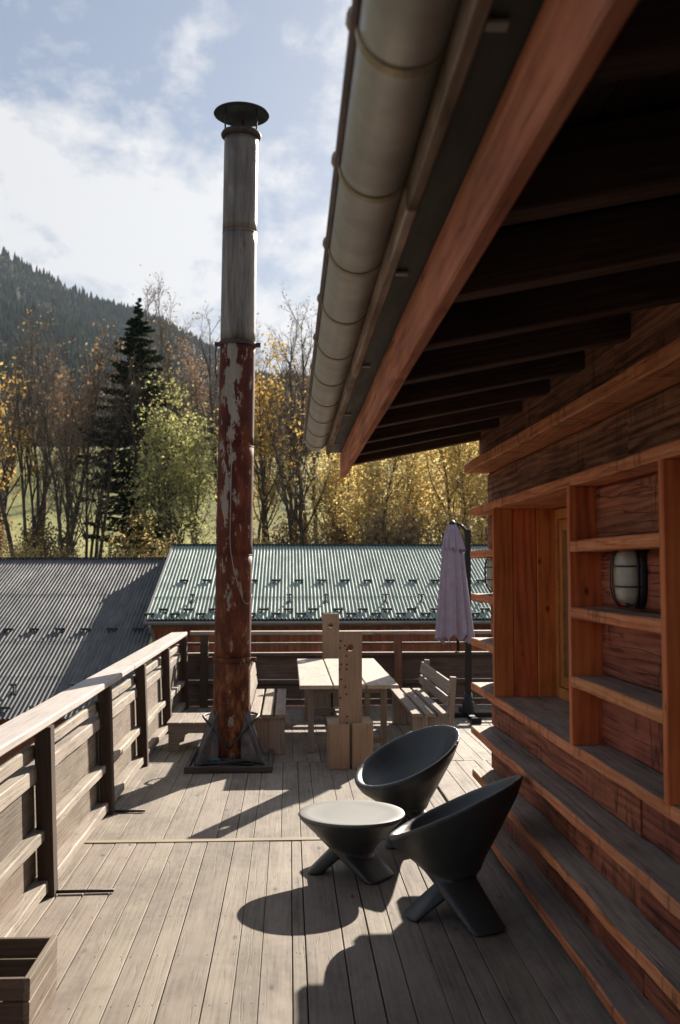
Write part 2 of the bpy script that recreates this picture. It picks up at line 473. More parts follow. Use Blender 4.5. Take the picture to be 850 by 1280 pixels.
def chimney_mat(name, upper):
    m, t, p = new_mat(name, 0.7, 0.2, 0.0)
    o = t.obj()
    x, y, z = t.sep(o)
    st = t.noise(t.vmath('MULTIPLY', o, (13, 13, 1.1)), 1.0, 7, 0.68, 0.5)
    fl = t.noise(t.vmath('MULTIPLY', o, (7, 7, 2.6)), 1.3, 6, 0.66, 0.2)
    bare = t.ramp(st, [(0.32, (0.055, 0.045, 0.039)), (0.5, (0.145, 0.124, 0.105)), (0.66, (0.22, 0.192, 0.162))])
    if upper:
        # weathered galvanised metal with runs of rust
        soot = t.math('ADD', t.math('MULTIPLY', t.ramp(z, [(0.0, 0.0), (1.0, 1.0)]), 0.0), t.math('MULTIPLY', st, 1.0))
        zz = t.math('DIVIDE', t.math('SUBTRACT', z, 5.4), 1.5, True)
        col = t.mix(t.math('MULTIPLY', t.ramp(fl, [(0.40, 0.0), (0.6, 0.75)]), zz), bare, (0.085, 0.066, 0.06))
        edge = t.math('SUBTRACT', t.math('ABSOLUTE', t.math('SUBTRACT', x, 0.06)), 0.09)
        streak = t.ramp(t.math('ADD', st, t.math('MULTIPLY', edge, -0.5)), [(0.60, 0.0), (0.66, 1.0)])
        col = t.mix(t.math('MULTIPLY', streak, 0.9), col, (0.10, 0.025, 0.016))
    else:
        paint = t.ramp(fl, [(0.3, (0.030, 0.006, 0.004)), (0.5, (0.078, 0.015, 0.008)), (0.66, (0.15, 0.046, 0.02))])
        rusty = t.ramp(t.noise(t.vmath('MULTIPLY', o, (6, 6, 2.2)), 2.0, 7, 0.7), [(0.32, (0.028, 0.009, 0.006)), (0.46, (0.085, 0.024, 0.010)), (0.58, (0.17, 0.062, 0.024)), (0.68, (0.25, 0.155, 0.08))])
        low = t.ramp(t.math('ADD', t.math('MULTIPLY', z, 0.3), t.math('MULTIPLY', fl, 0.35)), [(0.32, 1.0), (0.95, 0.0)])
        col = t.mix(low, paint, rusty)
        # flaked strip of bare metal widening upwards
        wdt = t.math('MULTIPLY', t.math('SUBTRACT', z, 2.05, True) if False else t.math('MAXIMUM', t.math('SUBTRACT', z, 2.1), -0.6), 0.033)
        dx = t.math('ABSOLUTE', t.math('ADD', x, 0.045))
        v = t.math('ADD', t.math('SUBTRACT', wdt, dx), t.math('MULTIPLY', t.math('SUBTRACT', fl, 0.5), 0.62))
        v = t.math('ADD', v, t.math('MULTIPLY', t.math('SUBTRACT', st, 0.5), 0.14))
        fm = t.ramp(v, [(0.0, 0.0), (0.012, 1.0)])
        col = t.mix(fm, col, t.mix(0.4, bare, (0.34, 0.29, 0.235)))
        # small pale flecks lower down and under the seams
        sp = t.noise(t.vmath('MULTIPLY', o, (9, 9, 3.5)), 1.7, 5, 0.6)
        fk = t.ramp(sp, [(0.62, 0.0), (0.65, 1.0)])
        col = t.mix(t.math('MULTIPLY', fk, 0.85), col, (0.30, 0.22, 0.14))
    t.l.new(col, p.inputs['Base Color'])
    if upper:
        p.inputs['Metallic'].default_value = 0.35
        p.inputs['Specular IOR Level'].default_value = 0.45
    t.l.new(t.ramp(fl, [(0.3, 0.34), (0.7, 0.55)] if upper else [(0.3, 0.6), (0.7, 0.85)]), p.inputs['Roughness'])
    t.l.new(t.bump(t.math('ADD', fl, st), 0.3, 0.01), p.inputs['Normal'])
    return m
M['flue_up'] = chimney_mat('flue_bare_metal', True)
M['flue_low'] = chimney_mat('flue_red_rust', False)


def leaf_mat(name, cols, trans=0.5, scale=3.0):
    m = bpy.data.materials.new(name); m.use_nodes = True
    t = NT(m.node_tree)
    t.n.clear()
    out = t.n.new('ShaderNodeOutputMaterial')
    o = t.obj(); r = t.rand()
    q = t.vmath('ADD', o, t.comb(t.math('MULTIPLY', r, 31.0), 0.0, 0.0))
    n = t.noise(q, scale, 3, 0.8)
    n = t.math('ADD', t.math('MULTIPLY', n, .8), t.math('MULTIPLY', t.noise(q, 0.45, 2), .2))
    k = len(cols)
    c = t.ramp(n, [(0.33 + 0.34 * i / max(1, k - 1), cc) for i, cc in enumerate(cols)])
    d = t.n.new('ShaderNodeBsdfDiffuse'); tr = t.n.new('ShaderNodeBsdfTranslucent')
    t.l.new(c, d.inputs[0])
    t.l.new(t.mix(1.0, c, (1.08, 1.04, 0.86), 'MULTIPLY'), tr.inputs[0])
    mx = t.n.new('ShaderNodeMixShader'); mx.inputs[0].default_value = trans
    t.l.new(d.outputs[0], mx.inputs[1]); t.l.new(tr.outputs[0], mx.inputs[2])
    t.l.new(mx.outputs[0], out.inputs[0])
    return m


M['bark'] = plain('bark', (0.115, 0.094, 0.078), 0.9, 0.1, 0, 0.5, 4, 0.3)
M['twig'] = plain('twig_bark', (0.20, 0.16, 0.135), 0.9, 0.1, 0, 0.4, 2)
M['twig_red'] = plain('reddish_twig_bark', (0.28, 0.185, 0.14), 0.9, 0.1, 0, 0.4, 2)
M['needle'] = leaf_mat('spruce_needles', [(0.012, 0.022, 0.012), (0.024, 0.042, 0.020), (0.04, 0.06, 0.026)], 0.25)
M['leaf_gold'] = leaf_mat('golden_leaves', [(0.32, 0.23, 0.12), (0.58, 0.46, 0.22), (0.74, 0.62, 0.33), (0.52, 0.52, 0.26)], 0.64)
M['leaf_yellow'] = leaf_mat('yellow_leaves', [(0.36, 0.21, 0.08), (0.52, 0.37, 0.13), (0.58, 0.46, 0.20)], 0.55)
M['leaf_birch'] = leaf_mat('yellow_green_leaves', [(0.24, 0.24, 0.11), (0.40, 0.41, 0.19), (0.52, 0.51, 0.29)], 0.55)
M['leaf_russet'] = leaf_mat('russet_leaves', [(0.24, 0.14, 0.09), (0.38, 0.25, 0.165), (0.46, 0.33, 0.23)], 0.45)
M['leaf_brown'] = leaf_mat('brown_leaves', [(0.15, 0.105, 0.07), (0.27, 0.20, 0.125), (0.38, 0.31, 0.19)], 0.5)
M['conifer_far'] = leaf_mat('far_spruce', [(0.012, 0.020, 0.014), (0.022, 0.034, 0.022), (0.034, 0.046, 0.028)], 0.0, 0.02)
M['larch_far'] = leaf_mat('far_larch', [(0.13, 0.075, 0.03), (0.2, 0.12, 0.05)], 0.1, 0.02)


def ground_mat():
    m, t, p = new_mat('meadow_ground', 0.95, 0.1)
    o = t.obj()
    a = t.noise(o, 0.09, 5, 0.6); b = t.noise(o, 2.5, 4, 0.7)
    f = t.math('ADD', t.math('MULTIPLY', a, .6), t.math('MULTIPLY', b, .4))
    g = t.ramp(f, [(0.35, (0.20, 0.18, 0.075)), (0.5, (0.28, 0.28, 0.105)), (0.65, (0.36, 0.33, 0.15))])
    x, y, z = t.sep(o)
    near = t.ramp(t.math('DIVIDE', y, 60.0, True), [(0.5, 1.0), (0.62, 0.0)])
    g = t.mix(near, g, t.ramp(b, [(0.3, (0.13, 0.115, 0.095)), (0.7, (0.22, 0.2, 0.17))]))
    t.l.new(g, p.inputs['Base Color'])
    t.l.new(t.bump(b, 0.4, 0.2), p.inputs['Normal'])
    return m
M['ground'] = ground_mat()
M['slope'] = plain('forest_floor', (0.022, 0.027, 0.018), 0.95, 0.1, 0, 0.45, 0.03)


# ------------------------------------------------------------------ ground and mountain
def sstep(a, b, x):
    t = np.clip((x - a) / (b - a), 0, 1)
    return t * t * (3 - 2 * t)


def meadow_z(x, y):
    z = -3.2 + 7.0 * sstep(34, 75, y) + 15.0 * sstep(70, 150, y) + 5 * sstep(150, 300, y)
    z = z + 0.35 * np.sin(x * .11 + y * .07) * sstep(45, 90, y) - 0.028 * x * sstep(60, 140, y)
    return z


def grid_sheet(xs, ys, fn):
    X, Y = np.meshgrid(xs, ys)
    Z = fn(X, Y)
    v = np.stack([X, Y, Z], -1).reshape(-1, 3)
    nx, ny = len(xs), len(ys)
    i = np.arange(nx * ny).reshape(ny, nx)
    f = np.stack([i[:-1, :-1], i[:-1, 1:], i[1:, 1:], i[1:, :-1]], -1).reshape(-1, 4)
    return v, f


xs = np.concatenate([np.linspace(-2600, -200, 25)[:-1], np.linspace(-200, 200, 101), np.linspace(200, 2600, 25)[1:]])
ys = np.concatenate([np.linspace(-900, -20, 14)[:-1], np.linspace(-20, 330, 120), np.linspace(330, 2600, 20)[1:]])
v, f = grid_sheet(xs, ys, meadow_z)
tag(put('ground', mk_np('ground', v, f, M['ground'], True)), kind='structure')

RID_X = np.array([-2500, -1200, -640, -435, -363, -279, -236, -176, -134, -49, 29, 110, 230, 420, 700, 1400, 2500], float)
RID_Z = np.array([500, 520, 520, 476, 437, 401, 393, 366, 341, 292, 272, 236, 192, 150, 130, 150, 140], float)


def mount_z(x, y):
    rid = np.interp(x, RID_X, RID_Z)
    s = np.clip((y - 330) / (1500 - 330), 0, 1)
    up = s ** 0.92
    dn = 1 - 0.5 * sstep(1500, 2400, y)
    n = np.sin(x * .013 + y * .006) * 12 + np.sin(x * .031 - y * .011 + 1.3) * 6
    return 10 + (rid - 10) * up * dn + n * np.clip(s * 4, 0, 1) * np.clip((1 - s) * 4, 0, 1)


xs = np.concatenate([np.linspace(-2400, -700, 18)[:-1], np.linspace(-700, 500, 90), np.linspace(500, 2400, 16)[1:]])
ys = np.concatenate([np.linspace(300, 1500, 80), np.linspace(1500, 2400, 10)[1:]])
v, f = grid_sheet(xs, ys, mount_z)
tag(put('mountain', mk_np('mountain', v, f, M['slope'], True)), kind='structure')


def far_forest():
    n = 15000
    th = np.arange(6) * 2 * np.pi / 6
    cone_r = [(1.0, 0.04), (0.42, 0.55), (0.6, 0.50), (0.0, 1.0)]
    base = np.array([[np.cos(a) * r, np.sin(a) * r, h] for (r, h) in cone_r[:3] for a in th] + [[0, 0, 1.0]])
    fc = []
    for k in range(6):
        q = (k + 1) % 6
        fc += [(k, q, 6 + q), (k, 6 + q, 6 + k), (12 + k, 12 + q, 18)]
    fc = np.array(fc)
    y = 340 + (1510 - 340) * rng.random(n * 2) ** 0.8
    x = rng.uniform(-1, 1, n * 2) * (0.50 * y + 40) - 0.05 * y
    keep = (x < 420)
    x, y = x[keep][:n], y[keep][:n]
    z = mount_z(x, y)
    hgt = rng.uniform(10, 19, len(x)) * (0.8 + 0.25 * np.sin(x * .02) * np.sin(y * .015))
    hgt = np.where(rng.random(len(x)) < .08, hgt * 1.25, hgt)
    rad = hgt * rng.uniform(.19, .28, len(x))
    ang = rng.uniform(0, 6.28, len(x))
    ca, sa = np.cos(ang), np.sin(ang)
    B = base[None]
    V = np.stack([(B[..., 0] * ca[:, None] - B[..., 1] * sa[:, None]) * rad[:, None] + x[:, None],
                  (B[..., 0] * sa[:, None] + B[..., 1] * ca[:, None]) * rad[:, None] + y[:, None],
                  B[..., 2] * hgt[:, None] + z[:, None] - .5], -1)
    patch = np.sin(x * .017 + 2) + np.sin(y * .012 + x * .009) + rng.normal(0, .55, len(x))
    larch = patch > 2.9
    F = (fc[None] + (np.arange(len(x)) * 19)[:, None, None]).reshape(-1, 3)
    idx = np.repeat(larch.astype(int), len(fc))
    o = put('mountain_forest', mk_np('mountain_forest', V.reshape(-1, 3), F, [M['conifer_far'], M['larch_far']], False, idx))
    tag(o, 'dark spruce forest covering the hazy mountainside', 'forest', kind='stuff')
far_forest()


# ------------------------------------------------------------------ trees
def prism_segs(segs, sides):
    """segs: (n,8) p0 p1 r0 r1"""
    s = np.asarray(segs)
    p0, p1, r0, r1 = s[:, :3], s[:, 3:6], s[:, 6], s[:, 7]
    d = p1 - p0
    d /= np.linalg.norm(d, axis=1)[:, None] + 1e-9
    ref = np.where(np.abs(d[:, 2:3]) > .9, np.array([[1., 0, 0]]), np.array([[0, 0, 1.]]))
    a = np.cross(d, ref); a /= np.linalg.norm(a, axis=1)[:, None]
    b = np.cross(d, a)
    th = np.arange(sides) * 2 * np.pi / sides
    c, sn = np.cos(th)[None, :, None], np.sin(th)[None, :, None]
    ring = a[:, None] * c + b[:, None] * sn
    v0 = p0[:, None] + ring * r0[:, None, None]
    v1 = p1[:, None] + ring * r1[:, None, None]
    V = np.concatenate([v0, v1], 1).reshape(-1, 3)
    k = np.arange(sides); q = (k + 1) % sides
    fq = np.stack([k, q, q + sides, k + sides], -1)
    F = (fq[None] + (np.arange(len(s)) * 2 * sides)[:, None, None]).reshape(-1, 4)
    return V, F


def unit(v):
    return v / (np.linalg.norm(v) + 1e-9)


def leaves_geo(P, size, g, droop=0.0):
    n = len(P)
    a = g.normal(size=(n, 3)); a /= np.linalg.norm(a, axis=1)[:, None]
    b = g.normal(size=(n, 3)); b -= a * (a * b).sum(1)[:, None]; b /= np.linalg.norm(b, axis=1)[:, None]
    s = size * g.uniform(.6, 1.3, n)[:, None]
    V = np.stack([P - a * s * .6, P + b * s * .42, P + a * s * .7, P - b * s * .42], 1).reshape(-1, 3)
    F = np.arange(4 * n).reshape(n, 4)
    return V, F


def cat_geo(A, B):
    return np.concatenate([A[0], B[0]]), np.concatenate([A[1], B[1] + len(A[0])])


def make_tree(name, seed, h, stems, spread, up, nprim, nsec, ntw, leaf_n, leaf_s, leaf_m, twig_m, crown0=0.3, clear_low=True, leaf_r=0.35, lean=0.06, r0=0.145, leaf_top=0.0):
    """returns (trunk mesh, crown mesh): trunk has limbs, crown has twigs and leaves"""
    g = np.random.default_rng(seed)
    thick, thin, tips = [], [], []
    for s in range(stems):
        hh = h * (1 if s == 0 else g.uniform(.65, .95))
        p = np.array([g.normal(0, .35) * (s > 0), g.normal(0, .35) * (s > 0), -0.6])
        d = unit(np.array([g.normal(0, lean + .05 * (s > 0)), g.normal(0, lean), 1.0]))
        nseg = 12
        nodes = []
        for i in range(nseg):
            d = unit(d + g.normal(0, .055, 3) + np.array([0, 0, .06]))
            p1 = p + d * hh / nseg
            ra, rb = r0 * (1 - i / nseg) ** .8 + .012, r0 * (1 - (i + 1) / nseg) ** .8 + .012
            k = .85 if s else 1
            thick.append([*p, *p1, ra * k, rb * k])
            nodes.append((p, p1, d, (i + .5) / nseg, ra))
            p = p1
        for j in range(nprim):
            fr = crown0 + (1 - crown0) * (j + g.random()) / nprim
            i = min(nseg - 1, int(fr * nseg))
            q0, q1, dd, _, rr = nodes[i]
            q = q0 + (q1 - q0) * g.random()
            az = g.uniform(0, 6.283)
            out = np.array([math.cos(az), math.sin(az), 0])
            bd = unit(out * spread + np.array([0, 0, up]) + dd * .3)
            BL = hh * (0.34 * (1.08 - fr) + .09) * g.uniform(.7, 1.25)
            ns = 5; br = min(rr * .5, .012 + BL * .010)
            pts = []
            for k in range(ns):
                bd = unit(bd + g.normal(0, .13, 3) + np.array([0, 0, .09 * up]))
                q2 = q + bd * BL / ns
                thick.append([*q, *q2, br * (1 - k / ns) + .008, br * (1 - (k + 1) / ns) + .008])
                pts.append((q, q2, bd)); q = q2
            for m in range(nsec):
                w = g.random() * .85 + .15
                k = min(ns - 1, int(w * ns))
                a0, a1, ad = pts[k]
                sp = a0 + (a1 - a0) * g.random()
                sdv = unit(ad * .7 + g.normal(0, .55, 3) + np.array([0, 0, .22 * up]))
                SL = BL * g.uniform(.22, .5) * (1.2 - w * .5)
                sq = sp
                for k2 in range(3):
                    sdv = unit(sdv + g.normal(0, .16, 3) + np.array([0, 0, .05]))
                    s2 = sq + sdv * SL / 3
                    thin.append([*sq, *s2, .013 - .003 * k2, .010 - .003 * k2])
                    for _ in range(ntw):
                        td = unit(sdv * .8 + g.normal(0, .5, 3))
                        tp = s2 + td * SL * g.uniform(.25, .6)
                        thin.append([*s2, *tp, .008, .004])
                        tips.append(tp); tips.append((s2 + tp) / 2)
                    sq = s2
    tv, tf = prism_segs(thick, 5)
    tm = mk_np(name + '_trunk', tv, tf, M['bark'], True)
    cv, cf = prism_segs(thin, 3)
    idx = np.zeros(len(cf), int)
    if leaf_n:
        T = np.array(tips)
        if leaf_top: T = T[T[:, 2] > leaf_top * h]
        P = T[g.integers(0, len(T), leaf_n)] + g.normal(0, leaf_r, (leaf_n, 3))
        lv, lf = leaves_geo(P, leaf_s, g)
        idx = np.concatenate([idx, np.ones(len(lf), int)])
        cv, cf = cat_geo((cv, cf), (lv, lf))
    cm = mk_np(name + '_crown', cv, cf, [twig_m, leaf_m or M['leaf_brown']], False, idx)
    return tm, cm


def make_spruce(seed, h):
    g = np.random.default_rng(seed)
    segs = []
    for i in range(14):
        segs.append([0, 0, h * i / 14 - .5 * (i == 0), 0, 0, h * (i + 1) / 14, .2 * (1 - i / 14) + .015, .2 * (1 - (i + 1) / 14) + .01])
    nv, nf = [], []
    br = []
    P, A, B = [], [], []
    z = h * .07
    while z < h * .995:
        fr = z / h
        Lm = (h * .235) * (1 - fr) ** .95 + .05
        if fr < .45: Lm *= 0.62 + fr * .7
        nb = int(g.integers(2, 5))
        dens = .6 if fr < .45 else 1.0
        for b in range(nb):
            if g.random() > dens * 1.1: continue
            az = g.uniform(0, 6.283)
            L = Lm * g.uniform(.5, 1.2)
            o = np.array([math.cos(az), math.sin(az), 0]); sd_ = np.array([-o[1], o[0], 0])
            p = np.array([0, 0, z + g.uniform(-.15, .15)])
            K = 6
            for k in range(K):
                t0, t1 = k / K, (k + 1) / K
                def at(t): return p + o * L * t + np.array([0, 0, -.20 * L * t + .24 * L * t * t])
                q0, q1 = at(t0), at(t1)
                br.append([*q0, *q1, .03 * (1 - t0) + .008, .03 * (1 - t1) + .006])
                for _ in range(8):
                    c = q0 + (q1 - q0) * g.random()
                    side = sd_ * g.choice([-1, 1]) * g.uniform(.2, 1) + o * g.uniform(.4, 1.1) + np.array([0, 0, g.uniform(-1.3, .05)])
                    P.append(c); A.append(unit(side) * (L * .14 + .05 + .11 * min(1, (1 - fr) * 5)) * (1.25 - .5 * t0) * g.uniform(.6, 1.2)); B.append(unit(np.cross(side, g.normal(size=3))) * g.uniform(.045, .085))
        z += h * .0095 * g.uniform(.5, 1.5)
    P, A, B = np.array(P), np.array(A), np.array(B)
    V = np.stack([P - B, P + A * .6 - B * 1.3, P + A, P + A * .55 + B * 1.3], 1).reshape(-1, 3)
    F = np.arange(len(V)).reshape(-1, 4)
    tv, tf = prism_segs(segs, 7)
    tm = mk_np('spruce_trunk', tv, tf, M['bark'], True)
    bv, bf = prism_segs(br, 3)
    cv, cf = cat_geo((bv, bf), (V, F))
    idx = np.concatenate([np.zeros(len(bf), int), np.ones(len(F), int)])
    return tm, mk_np('spruce_crown', cv, cf, [M['bark'], M['needle']], False, idx)


T = {}
T['bare'] = [make_tree('bare', 11, 15, 2, .50, 1.0, 15, 6, 3, 260, .15, M['leaf_brown'], M['twig'], .3),
             make_tree('bare_b', 12, 16, 3, .42, 1.1, 13, 6, 3, 160, .15, M['leaf_brown'], M['twig'], .34),
             make_tree('bare_c', 13, 14, 2, .6, .9, 16, 6, 3, 420, .15, M['leaf_brown'], M['twig'], .25)]
T['russet'] = [make_tree('russet', 21, 13.5, 3, .5, 1.1, 15, 6, 3, 1300, .16, M['leaf_russet'], M['twig_red'], .34, leaf_r=.22)]
T['maple'] = [make_tree('maple', 31, 11, 1, .62, .75, 13, 5, 2, 1200, .18, M['leaf_yellow'], M['twig'], .36, leaf_r=.26, leaf_top=.45),
              make_tree('maple_b', 32, 12, 2, .7, .7, 16, 6, 2, 2800, .18, M['leaf_yellow'], M['twig'], .22, leaf_r=.3)]
T['birch'] = [make_tree('birch', 41, 9.5, 4, .5, .85, 16, 6, 2, 7500, .135, M['leaf_birch'], M['twig'], .16, leaf_r=.36, r0=.07)]
T['gold'] = [make_tree('gold', 51, 10, 3, .75, .7, 17, 6, 2, 6000, .15, M['leaf_gold'], M['twig'], .1, leaf_r=.5, r0=.09),
             make_tree('gold_b', 52, 11, 2, .8, .75, 18, 6, 2, 6000, .155, M['leaf_gold'], M['twig'], .12, leaf_r=.5, r0=.12)]
T['shrub'] = [make_tree('shrub', 61, 4.0, 6, .7, .8, 9, 5, 2, 2300, .14, M['leaf_brown'], M['twig'], .08, leaf_r=.3, r0=.03, lean=.3),
              make_tree('shrub_b', 62, 4.5, 6, .6, .9, 9, 5, 2, 1500, .15, M['leaf_gold'], M['twig'], .08, leaf_r=.3, r0=.03, lean=.25)]
T['spruce'] = [make_spruce(71, 16)]
H0 = {'bare': (15, 16, 14), 'russet': (13.5,), 'maple': (11, 12), 'birch': (9.5,), 'gold': (10, 11), 'shrub': (4, 4.5), 'spruce': (16,)}
NAMES = {'bare': 'bare_tree', 'russet': 'russet_tree', 'maple': 'maple_tree', 'birch': 'birch_tree', 'gold': 'golden_tree', 'shrub': 'shrub', 'spruce': 'spruce_tree'}


def plant(kind, var, x, y, h, label, group=None, cat='tree'):
    z = float(meadow_z(np.array(float(x)), np.array(float(y))))
    t = thing(NAMES[kind], (x, y, z), label, cat, group, (0, 0, random.uniform(0, 6.28)))
    s = h / H0[kind][var]
    t.scale = (s * random.uniform(.92, 1.1) * (1.55 if kind == 'spruce' else 1),) * 2 + (s,)
    tm, cm = T[kind][var]
    for nm, me in (('trunk', tm), ('crown', cm)):
        o = bpy.data.objects.new(nm, me); COL.objects.link(o); o.parent = t
    return t


plant('spruce', 0, -9.45, 62, 16.9, 'tall dark spruce standing above the junction of the grey and green roofs', 'tree')
plant('russet', 0, -13.3, 60, 14.2, 'russet brown twiggy tree left of the dark spruce')
plant('maple', 0, -15.6, 58, 12.2, 'slender tree with a few bright yellow orange leaf clumps left of the russet tree')
plant('birch', 0, -6.4, 58, 11.0, 'leafy yellow green tree between the dark spruce and the rusty chimney')
plant('maple', 1, -1.5, 60, 13.0, 'yellow leaved tree just right of the rusty chimney')
bt = [(0, -17.4, 59, 12.5, 'bare grey tree at the far left edge with crossing branches'),
      (1, -16.2, 66, 15.4, 'bare thin stemmed tree behind the yellow orange slender tree'),
      (2, -11.2, 59, 12.0, 'bare grey stems crowding the left side of the dark spruce'),
      (1, -8.6, 69, 17.5, 'tall bare tree rising behind the right flank of the spruce'),
      (0, -6.6, 70, 18.0, 'tall bare tree above the yellow green leafy tree'),
      (2, -5.0, 72, 17.0, 'bare tree with its crown touching the left side of the chimney'),
      (1, 0.3, 62, 16.0, 'tall bare tree with dark trunks between the chimney and the gutter end'),
      (0, -1.9, 70, 16.0, 'bare grey tree behind the yellow tree beside the chimney'),
      (2, 1.9, 66, 15.0, 'bare tree partly hidden behind the gutter end'),
      (0, -12.3, 64, 13.5, 'bare stems between the russet tree and the dark spruce')]
bt += [(1, -14.6, 57, 13.0, 'dark stemmed bare tree between the yellow orange tree and the russet tree'),
       (2, -12.5, 57, 11.5, 'bare forked tree in front of the russet tree'),
       (0, -18.3, 64, 14.5, 'bare tree leaning at the far left edge, behind the crossing branches'),
       (1, -8.9, 60, 12.5, 'bare stems just right of the dark spruce trunk'),
       (2, 0.9, 58, 13.5, 'bare forked tree right of the yellow tree beside the chimney'),
       (1, -4.2, 64, 16.0, 'bare tree half hidden by the right side of the chimney'),
       (1, -19.6, 60, 13.0, 'bare many stemmed tree at the left edge above the grey shed')]
for vr, x, y, h, lb in bt: plant('bare', vr, x, y, h, lb)
gt = [(0, 3.2, 60, 10.2, 'golden leafy tree just below the end of the eave beam'),
      (1, 5.2, 57, 10.5, 'golden leafy tree under the dark rafters, left of centre of its clump'),
      (0, 7.4, 61, 11.5, 'golden leafy tree behind the closed parasol'),
      (1, 9.6, 58, 12.2, 'golden leafy tree with dark limbs beside the corner of the log house'),
      (0, 11.9, 60, 11.5, 'golden leafy tree half hidden by the corner of the log house'),
      (1, 4.3, 66, 11.0, 'golden leafy tree in the back row above the green roof')]
for vr, x, y, h, lb in gt: plant('gold', vr, x, y, h, lb, 'golden trees behind the green roofed barn')
for i in range(6):
    plant('gold', i % 2, 17 + i * 2.9 + random.uniform(-.6, .6), random.uniform(55, 66), random.uniform(9, 12.5),
          'golden leafy tree standing behind the log house', 'trees hidden behind the log house')
for i in range(34):
    x = -20 + i * 1.0 + random.uniform(-.4, .4)
    plant('shrub', i % 2, x, random.uniform(53, 60), random.uniform(2.4, 4.4) * (1.0 if x < 3 else 1.3),
          'brown twiggy undergrowth shrub at the foot of the tree row', 'shrubs along the foot of the tree row', 'shrub')
for i in range(12):
    y = random.uniform(105, 190)
    x = -0.30 * y + i / 12 * 0.36 * y + random.uniform(-3, 3)
    plant(('bare', 'russet', 'bare')[i % 3], (0, 0, 1)[i % 3], x, y + 25, random.uniform(13, 19),
          'distant leafless tree on the slope behind the meadow', 'leafless trees across the meadow')
for i in range(10):
    plant('bare', i % 3, -20.5 - i * 2.3, random.uniform(56, 72), random.uniform(12, 16),
          'bare tree of the row continuing beyond the left roof', 'bare trees beyond the left roof')


# ------------------------------------------------------------------ barns
def corrugated(x0, x1, p0, p1, pitch, amp, clip=None, nrow=6):
    """sheet from eave p0=(y,z) up to ridge p1=(y,z); clip(y)->x1"""
    n = int((x1 - x0) / pitch * 8) + 1
    xs_ = np.linspace(x0, x1, n)
    dy, dz = p1[0] - p0[0], p1[1] - p0[1]
    L = math.hypot(dy, dz); nx_, nz_ = -dz / L, dy / L
    w = amp * np.sin(2 * np.pi * xs_ / pitch)
    V = []
    for r in range(nrow + 1):
        t = r / nrow
        y, z = p0[0] + dy * t, p0[1] + dz * t
        xr = np.minimum(xs_, clip(y)) if clip else xs_
        V.append(np.stack([xr, y + nx_ * w, z + nz_ * w], -1))
    V = np.concatenate(V)
    i = np.arange(n * (nrow + 1)).reshape(nrow + 1, n)
    F = np.stack([i[:-1, :-1], i[:-1, 1:], i[1:, 1:], i[1:, :-1]], -1).reshape(-1, 4)
    return V, F


def guard_mesh(w, h, post):
    if post:
        g = join(boxg(-.015, .015, -.03, .03, 0, h), boxg(-w / 2, w / 2, -.02, .02, h - .035, h), boxg(-.05, .05, -.09, .09, -.012, .012))
    else:
        g = join(boxg(-w / 2, w / 2, -.012, .012, .02, h), boxg(-w * .32, -w * .22, -.10, .03, -.012, h * .8), boxg(w * .22, w * .32, -.10, .03, -.012, h * .8),
                 boxg(-w / 2, -w / 2 + .03, -.03, .03, .02, h + .012), boxg(w / 2 - .03, w / 2, -.03, .03, .02, h + .012))
    return mk('snow_guard', *g, M['guard'])


G_bar, G_post = guard_mesh(.24, .07, False), guard_mesh(.15, .19, True)


def roof_pt(p0, p1, y): return p0[1] + (p1[1] - p0[1]) * (y - p0[0]) / (p1[0] - p0[0])


def put_guard(parent, x, y, p0, p1, me):
    a = math.atan2(p1[1] - p0[1], p1[0] - p0[0])
    put('snow_guard', me, parent, Matrix.Translation((x, y, roof_pt(p0, p1, y) + .014)) @ Matrix.Rotation(a, 4, 'X'))


# green roofed barn
BX0, BX1 = -3.40, 13.5
E0, E1 = (24.0, 0.90), (29.5, 2.79)
barn = thing('barn', (BX0, 24.4, -3.2), 'red boarded barn with a green corrugated metal roof behind the terrace', 'barn')
split = 24.0 + 5.5 * .25
for nm, a, b, lift in (('roof_sheet', 24.0, split + .1, 0.0), ('roof_sheet', split, 29.5, 0.012)):
    v, f = corrugated(BX0, BX1, (a, roof_pt(E0, E1, a) + lift), (b, roof_pt(E0, E1, b) + lift), .092, .021)
    o = put(nm, mk_np(nm, v, f, M['green_roof'], True), barn)
v, f = corrugated(BX0, BX1, (35.0, 0.85), (29.5, 2.79), .092, .021)
put('roof_sheet', mk_np('rear_roof_sheet', v, f, M['green_roof'], True), barn)
put('ridge_cap', mk('ridge_cap', *join(boxg(BX0 - .04, BX1, 29.38, 29.62, 2.80, 2.835)), M['guard']), barn)
put('verge_trim', mk('verge_trim', [(BX0 - .03, 24.0, .84), (BX0 - .03, 29.5, 2.73), (BX0 - .03, 29.5, 2.83), (BX0 - .03, 24.0, .93), (BX0 + .03, 24.0, .84), (BX0 + .03, 29.5, 2.73), (BX0 + .03, 29.5, 2.83), (BX0 + .03, 24.0, .93)],
    [(0, 3, 2, 1), (4, 5, 6, 7), (3, 7, 6, 2), (0, 1, 5, 4), (0, 4, 7, 3), (1, 2, 6, 5)], M['barn_gutter']), barn)
